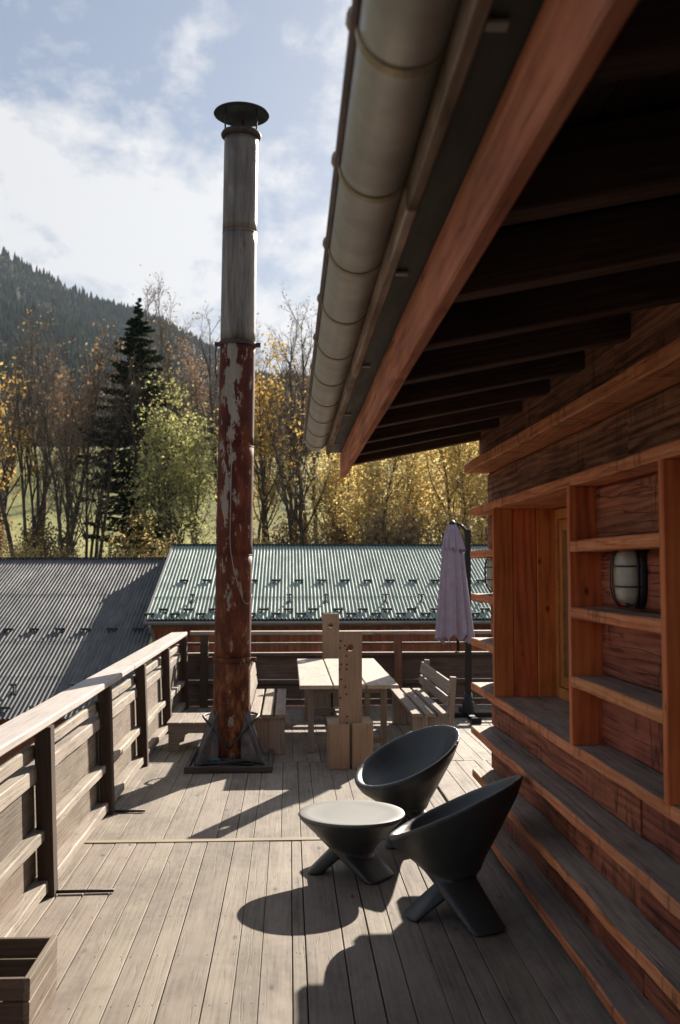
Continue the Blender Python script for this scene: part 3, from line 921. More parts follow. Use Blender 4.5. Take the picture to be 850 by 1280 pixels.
# planks
x = BX0 + .12
while x < BX1 - .3:
    w = random.choice((.16, .18, .2, .22))
    beam('plank', 'z', -3.2, 0.80, 24.42, 24.45, x, x + w - .008, M['barn_wood'], barn, nvar=1, post=None) if False else \
        put('plank', _cache.setdefault(('bp', w), mk('plank', *beam_geo(4.0, .03, w - .008, 1, 0, .004)[:2], M['barn_wood'])), barn,
            Matrix.Translation((x + w / 2, 24.43 + random.uniform(-.004, .004), -1.2)) @ ROT['z'])
    x += w
put('wall', mk('barn_wall', *join(boxg(BX0 + .12, BX1 - .2, 24.46, 24.62, -3.2, .86), boxg(BX0 + .12, BX0 + .3, 24.62, 34.6, -3.2, .8), boxg(BX1 - .4, BX1 - .2, 24.62, 34.6, -3.2, .8), boxg(BX0 + .3, BX1 - .4, 34.4, 34.6, -3.2, .8)), M['core']), barn)
put('gable', mk('gable', [(BX0 + .14, 24.5, .78), (BX0 + .14, 34.5, .78), (BX0 + .14, 29.5, 2.71), (BX0 + .28, 24.5, .78), (BX0 + .28, 34.5, .78), (BX0 + .28, 29.5, 2.71)],
    [(0, 2, 1), (3, 4, 5), (0, 1, 4, 3), (1, 2, 5, 4), (2, 0, 3, 5)], M['barn_wood']), barn)
# half round gutter under the eave
gv, gf = [], []
for sx in np.linspace(BX0 - .05, BX1, 12):
    for k in range(9):
        a = math.pi + math.pi * k / 8
        gv.append((sx, 23.97 + .075 * math.cos(a), .845 + .085 * math.sin(a)))
    for k in range(9):
        a = 2 * math.pi - math.pi * k / 8
        gv.append((sx, 23.97 + .068 * math.cos(a), .848 + .078 * math.sin(a)))
for i in range(11):
    for k in range(18):
        q = (k + 1) % 18
        gf.append((i * 18 + k, i * 18 + q, (i + 1) * 18 + q, (i + 1) * 18 + k))
gf.append(tuple(range(17, -1, -1)))
put('gutter', mk('barn_gutter', gv, gf, M['barn_gutter'], True), barn)
put('eave_board', mk('eave_board', *boxg(BX0, BX1, 24.06, 24.10, .72, .87), M['fence_wood']), barn)
put('downpipe', mk('downpipe', *tube([(BX0 + .1, 23.97, .80), (BX0 + .1, 24.0, .70), (BX0 + .14, 24.3, .52), (BX0 + .16, 24.36, .40), (BX0 + .16, 24.36, -3.2)], .04, 10), M['barn_gutter'], True), barn)
i = 0
gx = -2.75
while gx < BX1 - .3:
    put_guard(barn, gx, 26.45, E0, E1, G_bar)
    put_guard(barn, gx - .28, 24.46, E0, E1, G_bar)
    put_guard(barn, gx - .58, 24.18, E0, E1, G_bar)
    if i % 2 == 0: put_guard(barn, gx + .05 + .3 * (i % 4 == 0), 25.1, E0, E1, G_post)
    gx += .605; i += 1

# grey roofed shed
D0, D1 = (20.4, -0.90), (29.7, 2.386)
shed = thing('shed', (-12, 21.0, -3.2), 'low shed with a dark grey corrugated metal roof left of the terrace', 'shed')


cuts = [20.4, 22.2, 24.0, 26.9, 29.7]
for i in range(4):
    a, b = cuts[i], cuts[i + 1] + (.08 if i < 3 else 0)
    lift = .006 * i
    v, f = corrugated(-19, -3.30, (a, roof_pt(D0, D1, a) + lift), (b, roof_pt(D0, D1, b) + lift), .092, .021, None, 3)
    put('roof_sheet', mk_np('shed_sheet', v, f, M['grey_roof'], True), shed)
v, f = corrugated(-19, -3.5, (36, 0.2), (29.7, 2.37), .092, .021, None, 2)
put('roof_sheet', mk_np('shed_rear_sheet', v, f, M['grey_roof'], True), shed)
put('ridge_cap', mk('shed_ridge', *boxg(-19, -3.5, 29.58, 29.82, 2.40, 2.44), M['guard']), shed)
put('wall', mk('shed_wall', *join(boxg(-18.5, -3.4, 21.0, 21.2, -3.2, -.75), boxg(-18.5, -18.3, 21.2, 35.0, -3.2, 0.0), boxg(-3.6, -3.4, 21.2, 24.3, -3.2, -.75)), M['barn_wood']), shed)
for i in range(22):
    gx = -3.62 - .62 * i
    put_guard(shed, gx - .05, 24.6, D0, D1, G_bar)
    put_guard(shed, gx - .28, 20.75, D0, D1, G_bar)
    if i % 2 == 1: put_guard(shed, gx - .3, 21.5, D0, D1, G_post)

# ------------------------------------------------------------------ deck
NAILS = []
deck = thing('deck', (0, 8, 0), None, None)
tag(deck, kind='structure')


def lay(y0, y1, x0, x1, seams=(), seed=0):
    g = random.Random(seed)
    ws = (.128, .142, .142, .155, .166, .205, .212)
    edges = [x0]
    fixed = [q for q in seams]
    while edges[-1] < x1 - .06:
        e = edges[-1] + g.choice(ws)
        for q in fixed:
            if abs(e - q) < .075: e = q
        edges.append(e)
    for a, b in zip(edges[:-1], edges[1:]):
        gap = g.choice((.003, .003, .004, .005, .008))
        tilt = Matrix.Rotation(g.uniform(-.004, .004), 4, 'Y')
        dz = g.uniform(-.003, 0)
        ny = math.ceil(y0 / .62) * .62
        while ny < y1:
            for ox in (.028, b - a - .028):
                if g.random() < .8 and -1.5 < a < 4: NAILS.append((a + ox + g.uniform(-.008, .008), ny + g.uniform(-.012, .012), dz + .0012))
            ny += .62
        beam('board', 'y', y0 + g.uniform(0, .006), y1 - g.uniform(0, .006), a + gap / 2, round(a + round(b - a, 3) - gap / 2, 4), -.036 + dz, dz, M['deck'], deck, 1, 0, .003, tilt)


lay(-1.6, 7.835, -1.63, 1.80, (-.74, -.62, -.41, -.27, -.056, .10, .23), 3)
lay(7.925, 10.98, -1.63, 1.45, (-.41, -.27, -.056, .10, .23), 5)
lay(8.06, 10.98, 1.452, 4.6, (), 6)
lay(10.99, 15.46, -1.63, 4.6, (), 8)
beam('threshold_strip', 'x', -1.60, 1.45, 7.84, 7.92, -.034, .006, M['deck_strip'], deck, 4, .003)
put('joist_bed', mk('joist_bed', *boxg(-1.7, 4.7, -1.7, 15.5, -.30, -.06), M['post_wood']), deck)
put('retaining_wall', mk('retaining_wall', *boxg(-1.6, 4.6, -1.6, 15.3, -3.4, -.31), M['concrete']), deck)
nv, nf = [], []
for (x, y, z) in NAILS:
    o_ = len(nv)
    nv += [(x + .0045 * math.cos(k * math.pi / 3), y + .0045 * math.sin(k * math.pi / 3), z) for k in range(6)]
    nf.append(tuple(range(o_, o_ + 6)))
tag(put('nail_heads', mk('nail_heads', nv, nf, M['iron']), deck), kind='stuff')
# thin iron bars lying beside two posts
for x0, x1, y in ((-1.50, -1.13, 6.655), (-1.49, -1.235, 8.80)):
    o = put('iron_bar', mk('iron_bar', *tube([(x0, 0, 0), ((x0 + x1) / 2, .004, 0), (x1, .01, 0)], .011, 8), M['iron'], True), None, Matrix.Translation((0, y, .013)))
    tag(o, 'thin iron bar on the deck at the foot of the nearest railing post' if y < 7 else 'shorter iron bar on the deck at the foot of the second railing post', 'iron bar')

# left railing
rail = thing('side_railing', (-1.58, 7.5, 0), 'weathered wooden railing with pale cap along the left side of the terrace', 'railing', rot=(0, R(-2.2), 0))
RM = Wm[rail]


def rl(x0, x1, y0, y1, z0, z1, name, mats, segs, wob, ch=.005, axis='y'):
    # coordinates given upright, leaned outward with the railing
    piv = Matrix.Translation((-1.58, 7.5, 0)); L = piv @ Matrix.Rotation(R(-2.2), 4, 'Y') @ piv.inverted()
    if axis == 'y': o = beam(name, 'y', y0, y1, x0, x1, z0, z1, mats, None, segs, wob, ch)
    else: o = beam(name, 'z', z0, z1, y0, y1, x0, x1, mats, None, segs, wob, ch)
    Mw = L @ Wm[o]
    o.parent = rail; o.matrix_basis = RM.inverted() @ Mw; Wm[o] = Mw
    return o


posts_y = [0.27, 2.40, 4.52, 6.65, 8.78, 10.87, 13.02, 15.2]
for y in posts_y: rl(-1.60, -1.495, y - .06, y + .06, -.02, 1.075, 'post', M['post_wood'], 4, .004, .008, 'z')
for a, b in ((-1.2, 3.1), (3.104, 6.9), (6.904, 10.2), (10.204, 15.42)):
    rl(-1.755, -1.505, a, b, 1.078, 1.135, 'cap_rail', M['cap_wood'], 6, .006, .01)
spans = [(-1.2, 2.4), (2.4, 4.52), (4.52, 6.65), (6.65, 8.78), (8.78, 10.87), (10.87, 13.02), (13.02, 15.3)]
for a, b in spans:
    rl(-1.665, -1.610, a + .004, b - .004, .87, .955, 'slat', M['grey_wood'], 6, .010, .008)
    rl(-1.685, -1.585, a + .004, b - .004, .725, .825, 'ledge', M['grey_wood'], 6, .014, .008)
    rl(-1.655, -1.622, a + .004, b - .004, .425, .722, 'board', M['rail_board'], 3, .004)
    rl(-1.675, -1.545, a + .004, b - .004, .355, .423, 'ledge', M['grey_wood'], 6, .012, .008)
    rl(-1.655, -1.622, a + .004, b - .004, .108, .352, 'board', M['rail_board'], 3, .004)
    rl(-1.675, -1.53, a + .004, b - .004, .030, .105, 'ledge', M['grey_wood'], 6, .012, .008)

# back fence
fence = thing('back_fence', (1.5, 15.45, 0), 'dark boarded fence with slim rails across the far end of the terrace', 'fence')
FX0, FX1 = -1.62, 4.7
segX = [-1.62, -1.28, 0.20, 1.68, 3.18, 4.7]
for i in range(5):
    a, b = segX[i] + .002, segX[i + 1] - .002
    beam('board', 'x', a, b, 15.46, 15.49, .40, .762, M['fence_wood'], fence, 3, .004)
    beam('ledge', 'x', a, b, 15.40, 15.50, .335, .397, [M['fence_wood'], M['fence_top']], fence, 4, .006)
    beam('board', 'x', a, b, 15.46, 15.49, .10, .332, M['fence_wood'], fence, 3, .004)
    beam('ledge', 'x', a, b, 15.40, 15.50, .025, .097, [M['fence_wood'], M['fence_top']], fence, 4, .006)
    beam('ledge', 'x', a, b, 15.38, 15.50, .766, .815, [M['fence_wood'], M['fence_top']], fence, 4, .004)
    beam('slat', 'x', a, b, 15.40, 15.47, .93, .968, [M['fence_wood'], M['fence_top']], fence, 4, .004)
for x in (-1.28, 1.68, 4.6):
    beam('post', 'z', -.02, 1.088, 15.28, 15.375, x - .06, x + .06, M['fence_post'] if x > 0 else M['post_wood'], fence, 3, .003, .006)
for a, b in ((-1.50, 1.3), (1.303, 4.7)):
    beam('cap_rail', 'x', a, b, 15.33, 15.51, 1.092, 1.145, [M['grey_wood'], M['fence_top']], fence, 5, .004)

# ------------------------------------------------------------------ log house
house = thing('log_house', (1.63, 8.0, 0), 'dark red log house with orange ledges and a wide eave on the right', 'house')
LED_Z = [.131, .497, .845, 1.190, 1.548, 1.902, 2.246, 2.590, 2.952]
XE = 1.465
Y_END = 8.0
LT = .058
J0, J1 = 5.17, 7.06     # window niche
P2 = 3.865              # second upright board
WB = 2.02               # back of logs
def wallx(z): return 1.63 if z < 2.25 else (1.60 if z < 2.9 else 1.545)


# ledges
def ledge(a, b, z, x1, segs, top=True, xe=XE):
    return beam('ledge', 'y', a, b, xe + random.uniform(-.006, .006), x1, z - LT, z, [M['ledge'], M['ledge_top']] if top else M['ledge'], house, segs, .0095, .007, nvar=1)


for i, z in enumerate(LED_Z):
    xw = WB - .02
    if i in (0, 1, 2):
        ledge(1.9, Y_END, z, xw, 34); ledge(-1.6, 1.896, z, xw, 8)
    elif i == 3:        # deep sill through the niche
        ledge(J1 + .04, Y_END, z, xw, 4)
        beam('sill', 'y', J0 - .06, J1 + .036, XE, 1.95, z - LT, z, [M['ledge'], M['ledge_top']], house, 8, .006, .007)
        ledge(P2 - .04, J0 - .064, z, xw, 5); ledge(-1.6, P2 - .044, z, xw, 12)
    elif i in (4, 5, 6):
        ledge(J1 + .04, Y_END, z, xw, 4)
        ledge(P2 + .003, J0 - .055, z, xw, 5); ledge(-1.6, 2.45, z, xw, 12)
    elif i == 7:
        ledge(J1 - .3, Y_END, z, xw, 5)
        beam('niche_head', 'y', J0 - .06, J1 - .304, XE, WB + .1, z - LT, z, [M['ledge'], M['ledge_top']], house, 8, .006, .007)
        ledge(1.2, J0 - .064, z, xw, 10); ledge(-1.6, 1.196, z, xw, 6)
    else:
        beam('ledge', 'y', 2.4, Y_END + .02, XE - .035, xw, z - .075, z, M['ledge'], house, 30, .012, .008)
        beam('ledge', 'y', -1.6, 2.396, XE - .035, xw, z - .075, z, M['ledge'], house, 8, .012, .008)
# logs between the ledges
zz = [-.30] + LED_Z
for i in range(len(LED_Z) + 1):
    if i < len(LED_Z):
        z0 = (zz[i] if i else -.30) + .003
        z1 = LED_Z[i] - (LT if i < 8 else .075) - .003
    else:
        z0, z1 = LED_Z[-1] + .003, 3.36
    zc = (z0 + z1) / 2
    xw = wallx(zc)
    if 4 <= i <= 7: runs = [(J1 + .04, Y_END - .02), (3.0, J0 - .054), (-1.6, 2.997)]
    else: runs = [(4.6, Y_END - .02), (1.3, 4.597), (-1.6, 1.297)]
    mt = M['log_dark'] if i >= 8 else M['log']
    for (a, b) in runs:
        beam('log', 'y', a, b, xw + random.uniform(-.006, .006), WB, z0, z1, mt, house, max(3, int((b - a) * 4)), .012, .02, nvar=1)
# upright boards
beam('upright_board', 'z', 1.193, LED_Z[7] - LT - .002, J0 - .05, J0 - .004, XE - .004, 1.66, M['jamb'], house, 4, .003, .005)
beam('upright_board', 'z', 1.193, LED_Z[7] - LT - .002, P2 - .05, P2, XE - .004, 1.66, M['jamb'], house, 4, .003, .005)
beam('upright_board', 'z', 1.193, LED_Z[7] - LT - .002, J0 - .052, J0 - .002, 1.662, 1.95, M['jamb'], house, 4, .003, .005)
for a, b, dy in ((XE - .004, 1.602, 0), (1.604, 1.775, .004), (1.777, 1.95, -.002)):
    beam('jamb_board', 'z', 1.193, LED_Z[7] - LT - .002, J1 + dy, J1 + .036 + dy, a, b, M['jamb'], house, 4, .002, .004)
# window at the back of the niche
win = put('window', mk('window', *join(boxg(1.905, 1.98, J1 - .075, J1 - .004, 1.196, 2.52), boxg(1.905, 1.98, J0 + .004, J0 + .075, 1.196, 2.52),
     boxg(1.903, 1.98, J0 + .077, J1 - .077, 1.196, 1.27), boxg(1.903, 1.98, J0 + .077, J1 - .077, 2.45, 2.52)), M['frame']), house)
for a, b in ((J1 - .62, J1 - .08), (J0 + .08, J1 - .625)):
    put('sash', mk('sash', *join(boxg(1.918, 1.965, b - .075, b, 1.275, 2.445), boxg(1.918, 1.965, a, a + .075, 1.275, 2.445),
        boxg(1.920, 1.965, a + .077, b - .077, 1.275, 1.35), boxg(1.920, 1.965, a + .077, b - .077, 2.37, 2.445)), M['frame']), win)
    put('pane', mk('pane', *boxg(1.938, 1.946, a + .07, b - .07, 1.345, 2.375), M['pane']), win)
# body of the house behind the logs
put('inner_wall', mk('inner_wall', *join(boxg(WB + .004, WB + .12, -1.6, J0 - .06, -3.2, 3.3), boxg(WB + .004, WB + .12, J1 + .045, Y_END - .02, -3.2, 3.3), boxg(WB + .004, WB + .12, J0 - .056, J1 + .041, -3.2, 1.12),
    boxg(WB + .004, WB + .12, J0 - .056, J1 + .041, 2.6, 3.3), boxg(WB + .125, 9.0, Y_END - .2, Y_END - .02, -3.2, 3.3), boxg(WB + .125, 9.0, -1.6, -1.4, -3.2, 3.3), boxg(8.8, 9.0, -1.39, Y_END - .21, -3.2, 3.3),
    boxg(WB + .3, 8.7, J0 - .5, J1 + .5, .9, 1.0)), M['core']), house)
put('gable', mk('gable', [(1.7, Y_END - .19, 3.31), (9.0, Y_END - .19, 3.31), (5.3, Y_END - .19, 4.02), (1.7, Y_END - .03, 3.31), (9.0, Y_END - .03, 3.31), (5.3, Y_END - .03, 4.02)],
    [(0, 1, 2), (3, 5, 4), (0, 3, 4, 1), (1, 4, 5, 2), (2, 5, 3, 0)], M['log_dark']), house)
# roof: slope 11.4 degrees, z = 2.945 + .2*(x-.55) under the rafters
SL = math.atan(.2018)
def rz(x): return 2.945 + .2018 * (x - .55)
tilt = Matrix.Rotation(-SL, 4, 'Y')
for k in range(14):
    y = 7.955 - .705 * k
    L = 5.0
    cx = .478 + L / 2 * math.cos(SL)
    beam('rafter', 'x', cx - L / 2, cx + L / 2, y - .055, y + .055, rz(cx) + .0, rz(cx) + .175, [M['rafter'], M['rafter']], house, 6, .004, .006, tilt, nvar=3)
# roof boards running along the eave, above the rafters
x = .31; i = 0
while x < 5.3:
    w = .21
    xc = x + w / 2
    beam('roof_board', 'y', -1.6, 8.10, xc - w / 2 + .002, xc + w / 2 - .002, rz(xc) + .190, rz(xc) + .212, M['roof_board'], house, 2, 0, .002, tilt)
    x += w * math.cos(SL)
# metal roof covering
def slab(x0, x1, y0, y1, za, t):
    return [(x0, y0, za(x0)), (x1, y0, za(x1)), (x1, y1, za(x1)), (x0, y1, za(x0)), (x0, y0, za(x0) + t), (x1, y0, za(x1) + t), (x1, y1, za(x1) + t), (x0, y1, za(x0) + t)], boxg(0, 1, 0, 1, 0, 1)[1]
put('roof_covering', mk('roof_covering', *join(slab(.20, 5.3, -1.7, 8.14, lambda q: rz(q) + .222, .05), slab(5.3, 10.4, -1.7, 8.14, lambda q: rz(5.3) - .2018 * (q - 5.3) + .222, .05)), M['guard']), house)
# eave beam in two lengths, soffit flashing, fascia strip
for a, b in ((-1.6, 3.86), (3.863, 8.10)):
    beam('eave_beam', 'y', a, b, .416, .460, 2.842, 3.036, M['eave'], house, 8, .004, .006)
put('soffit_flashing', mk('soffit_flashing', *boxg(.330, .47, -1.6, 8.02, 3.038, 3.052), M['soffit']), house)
for k in range(7):
    y = 7.4 - 1.44 * k
    put('flashing_clip', mk('flashing_clip', *boxg(.334, .372, y - .014, y + .014, 3.026, 3.034), M['barn_gutter']), house)
for a, b in ((-1.6, 2.5), (2.505, 8.02)):
    beam('fascia_strip', 'y', a, b, .300, .330, 3.020, 3.16, M['fascia'], house, 12, .004, .004)
# half round gutter with bead and brackets
GX, GZ, GR = .222, 3.150, .092
gv, gf = [], []
ysg = np.linspace(-1.6, 8.12, 30)
for y in ysg:
    for k in range(17):
        a = math.pi + math.pi * k / 16
        gv.append((GX + GR * math.cos(a), y, GZ + GR * math.sin(a)))
    for k in range(17):
        a = 2 * math.pi - math.pi * k / 16
        gv.append((GX + (GR - .004) * math.cos(a), y, GZ + (GR - .004) * math.sin(a)))
n = 34
for i in range(len(ysg) - 1):
    for k in range(n):
        q = (k + 1) % n
        gf.append((i * n + k, i * n + q, (i + 1) * n + q, (i + 1) * n + k))
gf.append(tuple((len(ysg) - 1) * n + k for k in range(n)))
# end cap
cap = [len(gv) + k for k in range(17)]
for k in range(17):
    a = math.pi + math.pi * k / 16
    gv.append((GX + GR * .99 * math.cos(a), 8.121, GZ + GR * .99 * math.sin(a)))
gf.append(tuple(cap))
gut = put('gutter', mk('gutter', gv, gf, M['gutter'], True), house)
put('bead', mk('bead', *tube([(GX - GR - .004, y, GZ + .004) for y in np.linspace(-1.6, 8.12, 20)], .012, 8), M['bead'], True), gut)
brv, brf = [], []
for j, y in enumerate((-.015, .015)):
    for k in range(17):
        a = math.pi * .97 + math.pi * 1.03 * k / 16
        brv.append(((GR + .005) * math.cos(a), y, (GR + .005) * math.sin(a)))
for j, y in enumerate((-.015, .015)):
    for k in range(17):
        a = math.pi * .97 + math.pi * 1.03 * k / 16
        brv.append(((GR + .0005) * math.cos(a), y, (GR + .0005) * math.sin(a)))
for k in range(16):
    brf += [(k, k + 1, 18 + k, 17 + k), (34 + k, 51 + k, 52 + k, 35 + k), (k, 34 + k, 35 + k, k + 1), (17 + k, 18 + k, 52 + k, 51 + k)]
b2 = tube([(-GR - .006, -.02, .012), (-GR - .006, .02, .012)], .017, 8)
bme = mk('bracket', *join((brv, brf), b2), M['brass'])
for k in range(15):
    put('bracket', bme, gut, Matrix.Translation((GX, 7.84 - .664 * k, GZ)))

# ------------------------------------------------------------------ bulkhead lamps
def superell(a, b, n, e=3.2):
    out = []
    for k in range(n):
        t = 2 * math.pi * k / n
        c, s = math.cos(t), math.sin(t)
        out.append((a * math.copysign(abs(c) ** (2 / e), c), b * math.copysign(abs(s) ** (2 / e), s)))
    return out


def loft(secs, cap0=True, cap1=True):
    n = len(secs[0]); v, f = [], []
    for s in secs: v += list(s)
    for i in range(len(secs) - 1):
        for k in range(n):
            q = (k + 1) % n
            f.append((i * n + k, i * n + q, (i + 1) * n + q, (i + 1) * n + k))
    if cap0: f.append(tuple(range(n - 1, -1, -1)))
    if cap1: f.append(tuple((len(secs) - 1) * n + k for k in range(n)))
    return v, f


def lamp(y, z, label):
    xw = 1.63
    t = thing('bulkhead_lamp', (xw, y, z), label, 'wall lamp', 'bulkhead lamps on the log wall')
    Mx = Matrix.Translation((xw, y, z))
    def sec(a, b, x): return [(-x, p, q) for p, q in superell(a, b, 32)]
    put('base', mk('lamp_base', *loft([sec(.105, .150, -.03), sec(.105, .150, .025), sec(.098, .143, .04), sec(.088, .132, .042)]), M['black'], True), t, Mx)
    put('glass', mk('lamp_glass', *loft([sec(.084, .128, .02), sec(.084, .128, .055), sec(.078, .120, .085), sec(.062, .104, .105), sec(.035, .07, .114)]), M['lamp_glass'], True), t, Mx)
    geo = []
    for zz_ in (.047, -.047):
        geo.append(tube([(-.03, -.10, zz_), (-.09, -.093, zz_), (-.118, -.06, zz_), (-.124, 0, zz_), (-.118, .06, zz_), (-.09, .093, zz_), (-.03, .10, zz_)], .0042, 6))
    for yy in (.030, .062):
        k = .145
        geo.append(tube([(-.03, yy, -k), (-.085, yy, -k + .006), (-.112, yy, -.10), (-.122, yy, -.05), (-.124, yy, 0), (-.122, yy, .05), (-.112, yy, .10), (-.085, yy, k - .006), (-.03, yy, k)], .0042, 6))
    rim = [(-.046, p, q) for p, q in superell(.098, .143, 32)]
    geo.append(tube(rim + [rim[0]], .006, 6))
    put('cage', mk('lamp_cage', *join(*geo), M['cage'], True), t, Mx)
    return t


lamp(4.55, 2.065, 'caged oval lamp on the wall between the two upright boards')
lamp(7.55, 2.065, 'caged oval lamp seen edge on at the far corner of the log wall')

# ------------------------------------------------------------------ chimney
CX, CY = -.622, 10.95
chim = thing('chimney', (CX, CY, 0), 'tall rusty stove pipe chimney with bare metal top and round rain cap', 'chimney', rot=(0, R(.62), 0))
CM = Wm[chim]
def cyl(r0, r1, z0, z1, n=40):
    return lathe([(r0 - .012, z0), (r0, z0), (r1, z1), (r1 - .012, z1)], n, True)
def cput(name, geo, mat, smooth=True, at=None):
    return put(name, mk(name, *geo, mat, smooth), chim, CM @ (at or Matrix.Identity(4)))
def flue(name, z0, z1, r0, r1, mat):
    prof = [(r0 - .015, z0), (r0, z0)] + [(r0 + (r1 - r0) * k / 10, z0 + (z1 - z0) * k / 10) for k in range(1, 11)] + [(r1 - .015, z1)]
    o = cput(name, lathe(prof, 48, True), mat)
    o.data.polygons.foreach_set('use_smooth', [True] * len(o.data.polygons))
    return o
flue('flue_section', .04, 1.115, .201, .199, M['flue_low'])
flue('flue_section', 1.118, 2.25, .198, .197, M['flue_low'])
flue('flue_section', 2.253, 3.44, .1965, .196, M['flue_low'])
flue('flue_section', 3.443, 4.585, .1955, .195, M['flue_low'])
flue('flue_section', 4.588, 5.83, .193, .191, M['flue_up'])
flue('flue_section', 5.833, 6.93, .190, .1885, M['flue_up'])
for z, r in ((2.25, .1990), (3.44, .1978), (5.83, .1925)):
    cput('seam_ring', lathe([(r - .008, z - .008), (r, z - .008), (r, z + .008), (r - .008, z + .008)], 40, True), M['flue_up'] if z > 5 else M['flue_low'])
for z, r, m_ in ((1.12, .207, M['flue_low']), (4.58, .204, M['iron'])):
    ring = lathe([(r - .012, z - .022), (r, z - .022), (r + .002, z), (r, z + .022), (r - .012, z + .022)], 40, True)
    lug = boxg(r - .01, r + .05, -.03, .03, z - .02, z + .02)
    lug2 = boxg(-r - .05, -r + .01, -.03, .03, z - .02, z + .02)
    cl = cput('clamp_band', join(ring, lug, lug2), m_, False)
cput('clamp_hook', tube([(-.01, -.205, 4.63), (-.025, -.235, 4.60), (0, -.238, 4.55), (.025, -.235, 4.60), (.01, -.205, 4.63)], .007, 6), M['iron'])
cput('hanging_chain', tube([(-.235, -.02, 4.56), (-.24, -.02, 4.45), (-.232, -.02, 4.36), (-.238, -.02, 4.27), (-.222, -.02, 4.20)], .008, 6), M['iron'])
cput('top_flange', lathe([(.18, 6.915), (.188, 6.90), (.222, 6.935), (.226, 6.955), (.215, 6.975), (.18, 6.975)], 48, True), M['iron'])
cput('rain_cap', lathe([(.0005, 7.235), (.15, 7.222), (.306, 7.186), (.312, 7.190), (.306, 7.20), (.15, 7.252), (.0005, 7.285)], 56), M['black'])
for a in (-1.0, 1.09, 3.14 + .02):
    a2 = a - math.pi / 2 - .05
    x, y = .20 * math.cos(a2), .20 * math.sin(a2)
    cput('cap_strut', tube([(x * .98, y * .98, 6.95), (x * 1.02, y * 1.02, 7.08), (x * .98, y * .98, 7.215)], .011, 6), M['iron'])
# gusset plates and timber tray
for k in range(4):
    a = R(45 + 90 * k) + .05
    g = [(.19, -.006, .03), (.50, -.006, .03), (.50, -.006, .075), (.19, -.006, .60)]
    vv = [(p[0], y, p[2]) for y in (-.006, .006) for p in g]
    put('gusset', mk('gusset', vv, [(3, 2, 1, 0), (4, 5, 6, 7), (0, 1, 5, 4), (1, 2, 6, 5), (2, 3, 7, 6), (3, 0, 4, 7)], M['gusset']), chim, Matrix.Translation((CX, CY, 0)) @ Matrix.Rotation(a, 4, 'Z'))
# plates closing the front of the foot
for s in (-1, 1):
    g = [(.12 * s, -.215, .03), (.37 * s, -.30, .03), (.37 * s, -.30, .06), (.195 * s, -.10, .62), (.12 * s, -.19, .35)]
    vv = [(p[0], p[1] + dy, p[2]) for dy in (0, .012) for p in g]
    ff = [(0, 1, 2, 3, 4), (9, 8, 7, 6, 5)] + [(i, 5 + i, 5 + (i + 1) % 5, (i + 1) % 5) for i in range(5)]
    put('foot_plate', mk('foot_plate', vv, ff, M['gusset']), chim, Matrix.Translation((CX, CY, 0)))
tx0, tx1, ty0, ty1 = -1.07, -.165, 10.42, 11.48
for nm, ax, a, b, u0, u1 in (('tray_edge', 'x', tx0, tx1, ty0, ty0 + .045), ('tray_edge', 'x', tx0, tx1, ty1 - .045, ty1), ('tray_edge', 'y', ty0 + .048, ty1 - .048, tx0, tx0 + .045), ('tray_edge', 'y', ty0 + .048, ty1 - .048, tx1 - .045, tx1)):
    beam(nm, ax, a, b, u0, u1, .004, .062, M['tray'], chim, 3, .003)
put('base_plate', mk('base_plate', *boxg(tx0 + .05, tx1 - .05, ty0 + .05, ty1 - .05, .004, .03), M['gusset']), chim)
# thin loose wire hanging down the pipe
pts = []
for i in range(30):
    t = i / 29
    z = 3.25 - t * 1.86
    a = -1.75 + (1.55 * max(0, (t - .45) / .55) ** 1.6)
    zz_ = z if t < .8 else 1.76 - .02 * math.sin((t - .8) / .2 * math.pi) + (t - .8) * .35
    if t >= .8: zz_ = 3.25 - .8 * 1.86 - .05 * math.sin((t - .8) / .2 * math.pi) + ((t - .8) / .2) ** 2 * .06
    pts.append((.204 * math.cos(a), .204 * math.sin(a), zz_))
cput('loose_wire', tube(pts, .0045, 5), M['wire'])

# black cable looped round the foot + coil in the tray
pts = []
for i in range(41):
    a = -math.pi / 2 + 2 * math.pi * i / 40
    dz = abs(math.cos(a / 1.0)) if math.sin(a) < 0 else 1
    front = max(0, -math.sin(a))
    rr = .30 - .035 * front
    pts.append((CX + rr * math.cos(a), CY + rr * math.sin(a), .20 + .31 * (abs(math.cos(a)) if front > 0 else 1)))
o = put('cable', mk('cable', *tube(pts, .013, 8), M['rope'], True)); tag(o, 'black cable looped in a V round the foot of the chimney', 'cable')
g = random.Random(4); pts = []
for i in range(150):
    t = i / 149; a = t * 2 * math.pi * 4.3
    rx = .26 + .08 * math.sin(a * .37 + 1); ry = .055 + .02 * math.sin(a * .61)
    pts.append((CX + .02 + rx * math.cos(a) + .03 * math.sin(t * 17), 10.565 + ry * math.sin(a), .050 + .016 * (1 + math.sin(a * 1.7 + t * 5)) + .03 * t))
o = put('cable_coil', mk('cable_coil', *tube(pts, .011, 6), M['rope'], True)); tag(o, 'coil of dark cable lying in the tray at the chimney foot', 'cable')
pts = [(CX - .14 + .05 * math.cos(k * .7), 10.60 + .03 * math.sin(k * .9), .10 + .012 * math.sin(k * 1.3)) for k in range(26)]
o = put('cord', mk('cord', *tube(pts, .007, 6), M['rope_teal'], True)); tag(o, 'short knot of teal cord on the cable coil', 'cord')

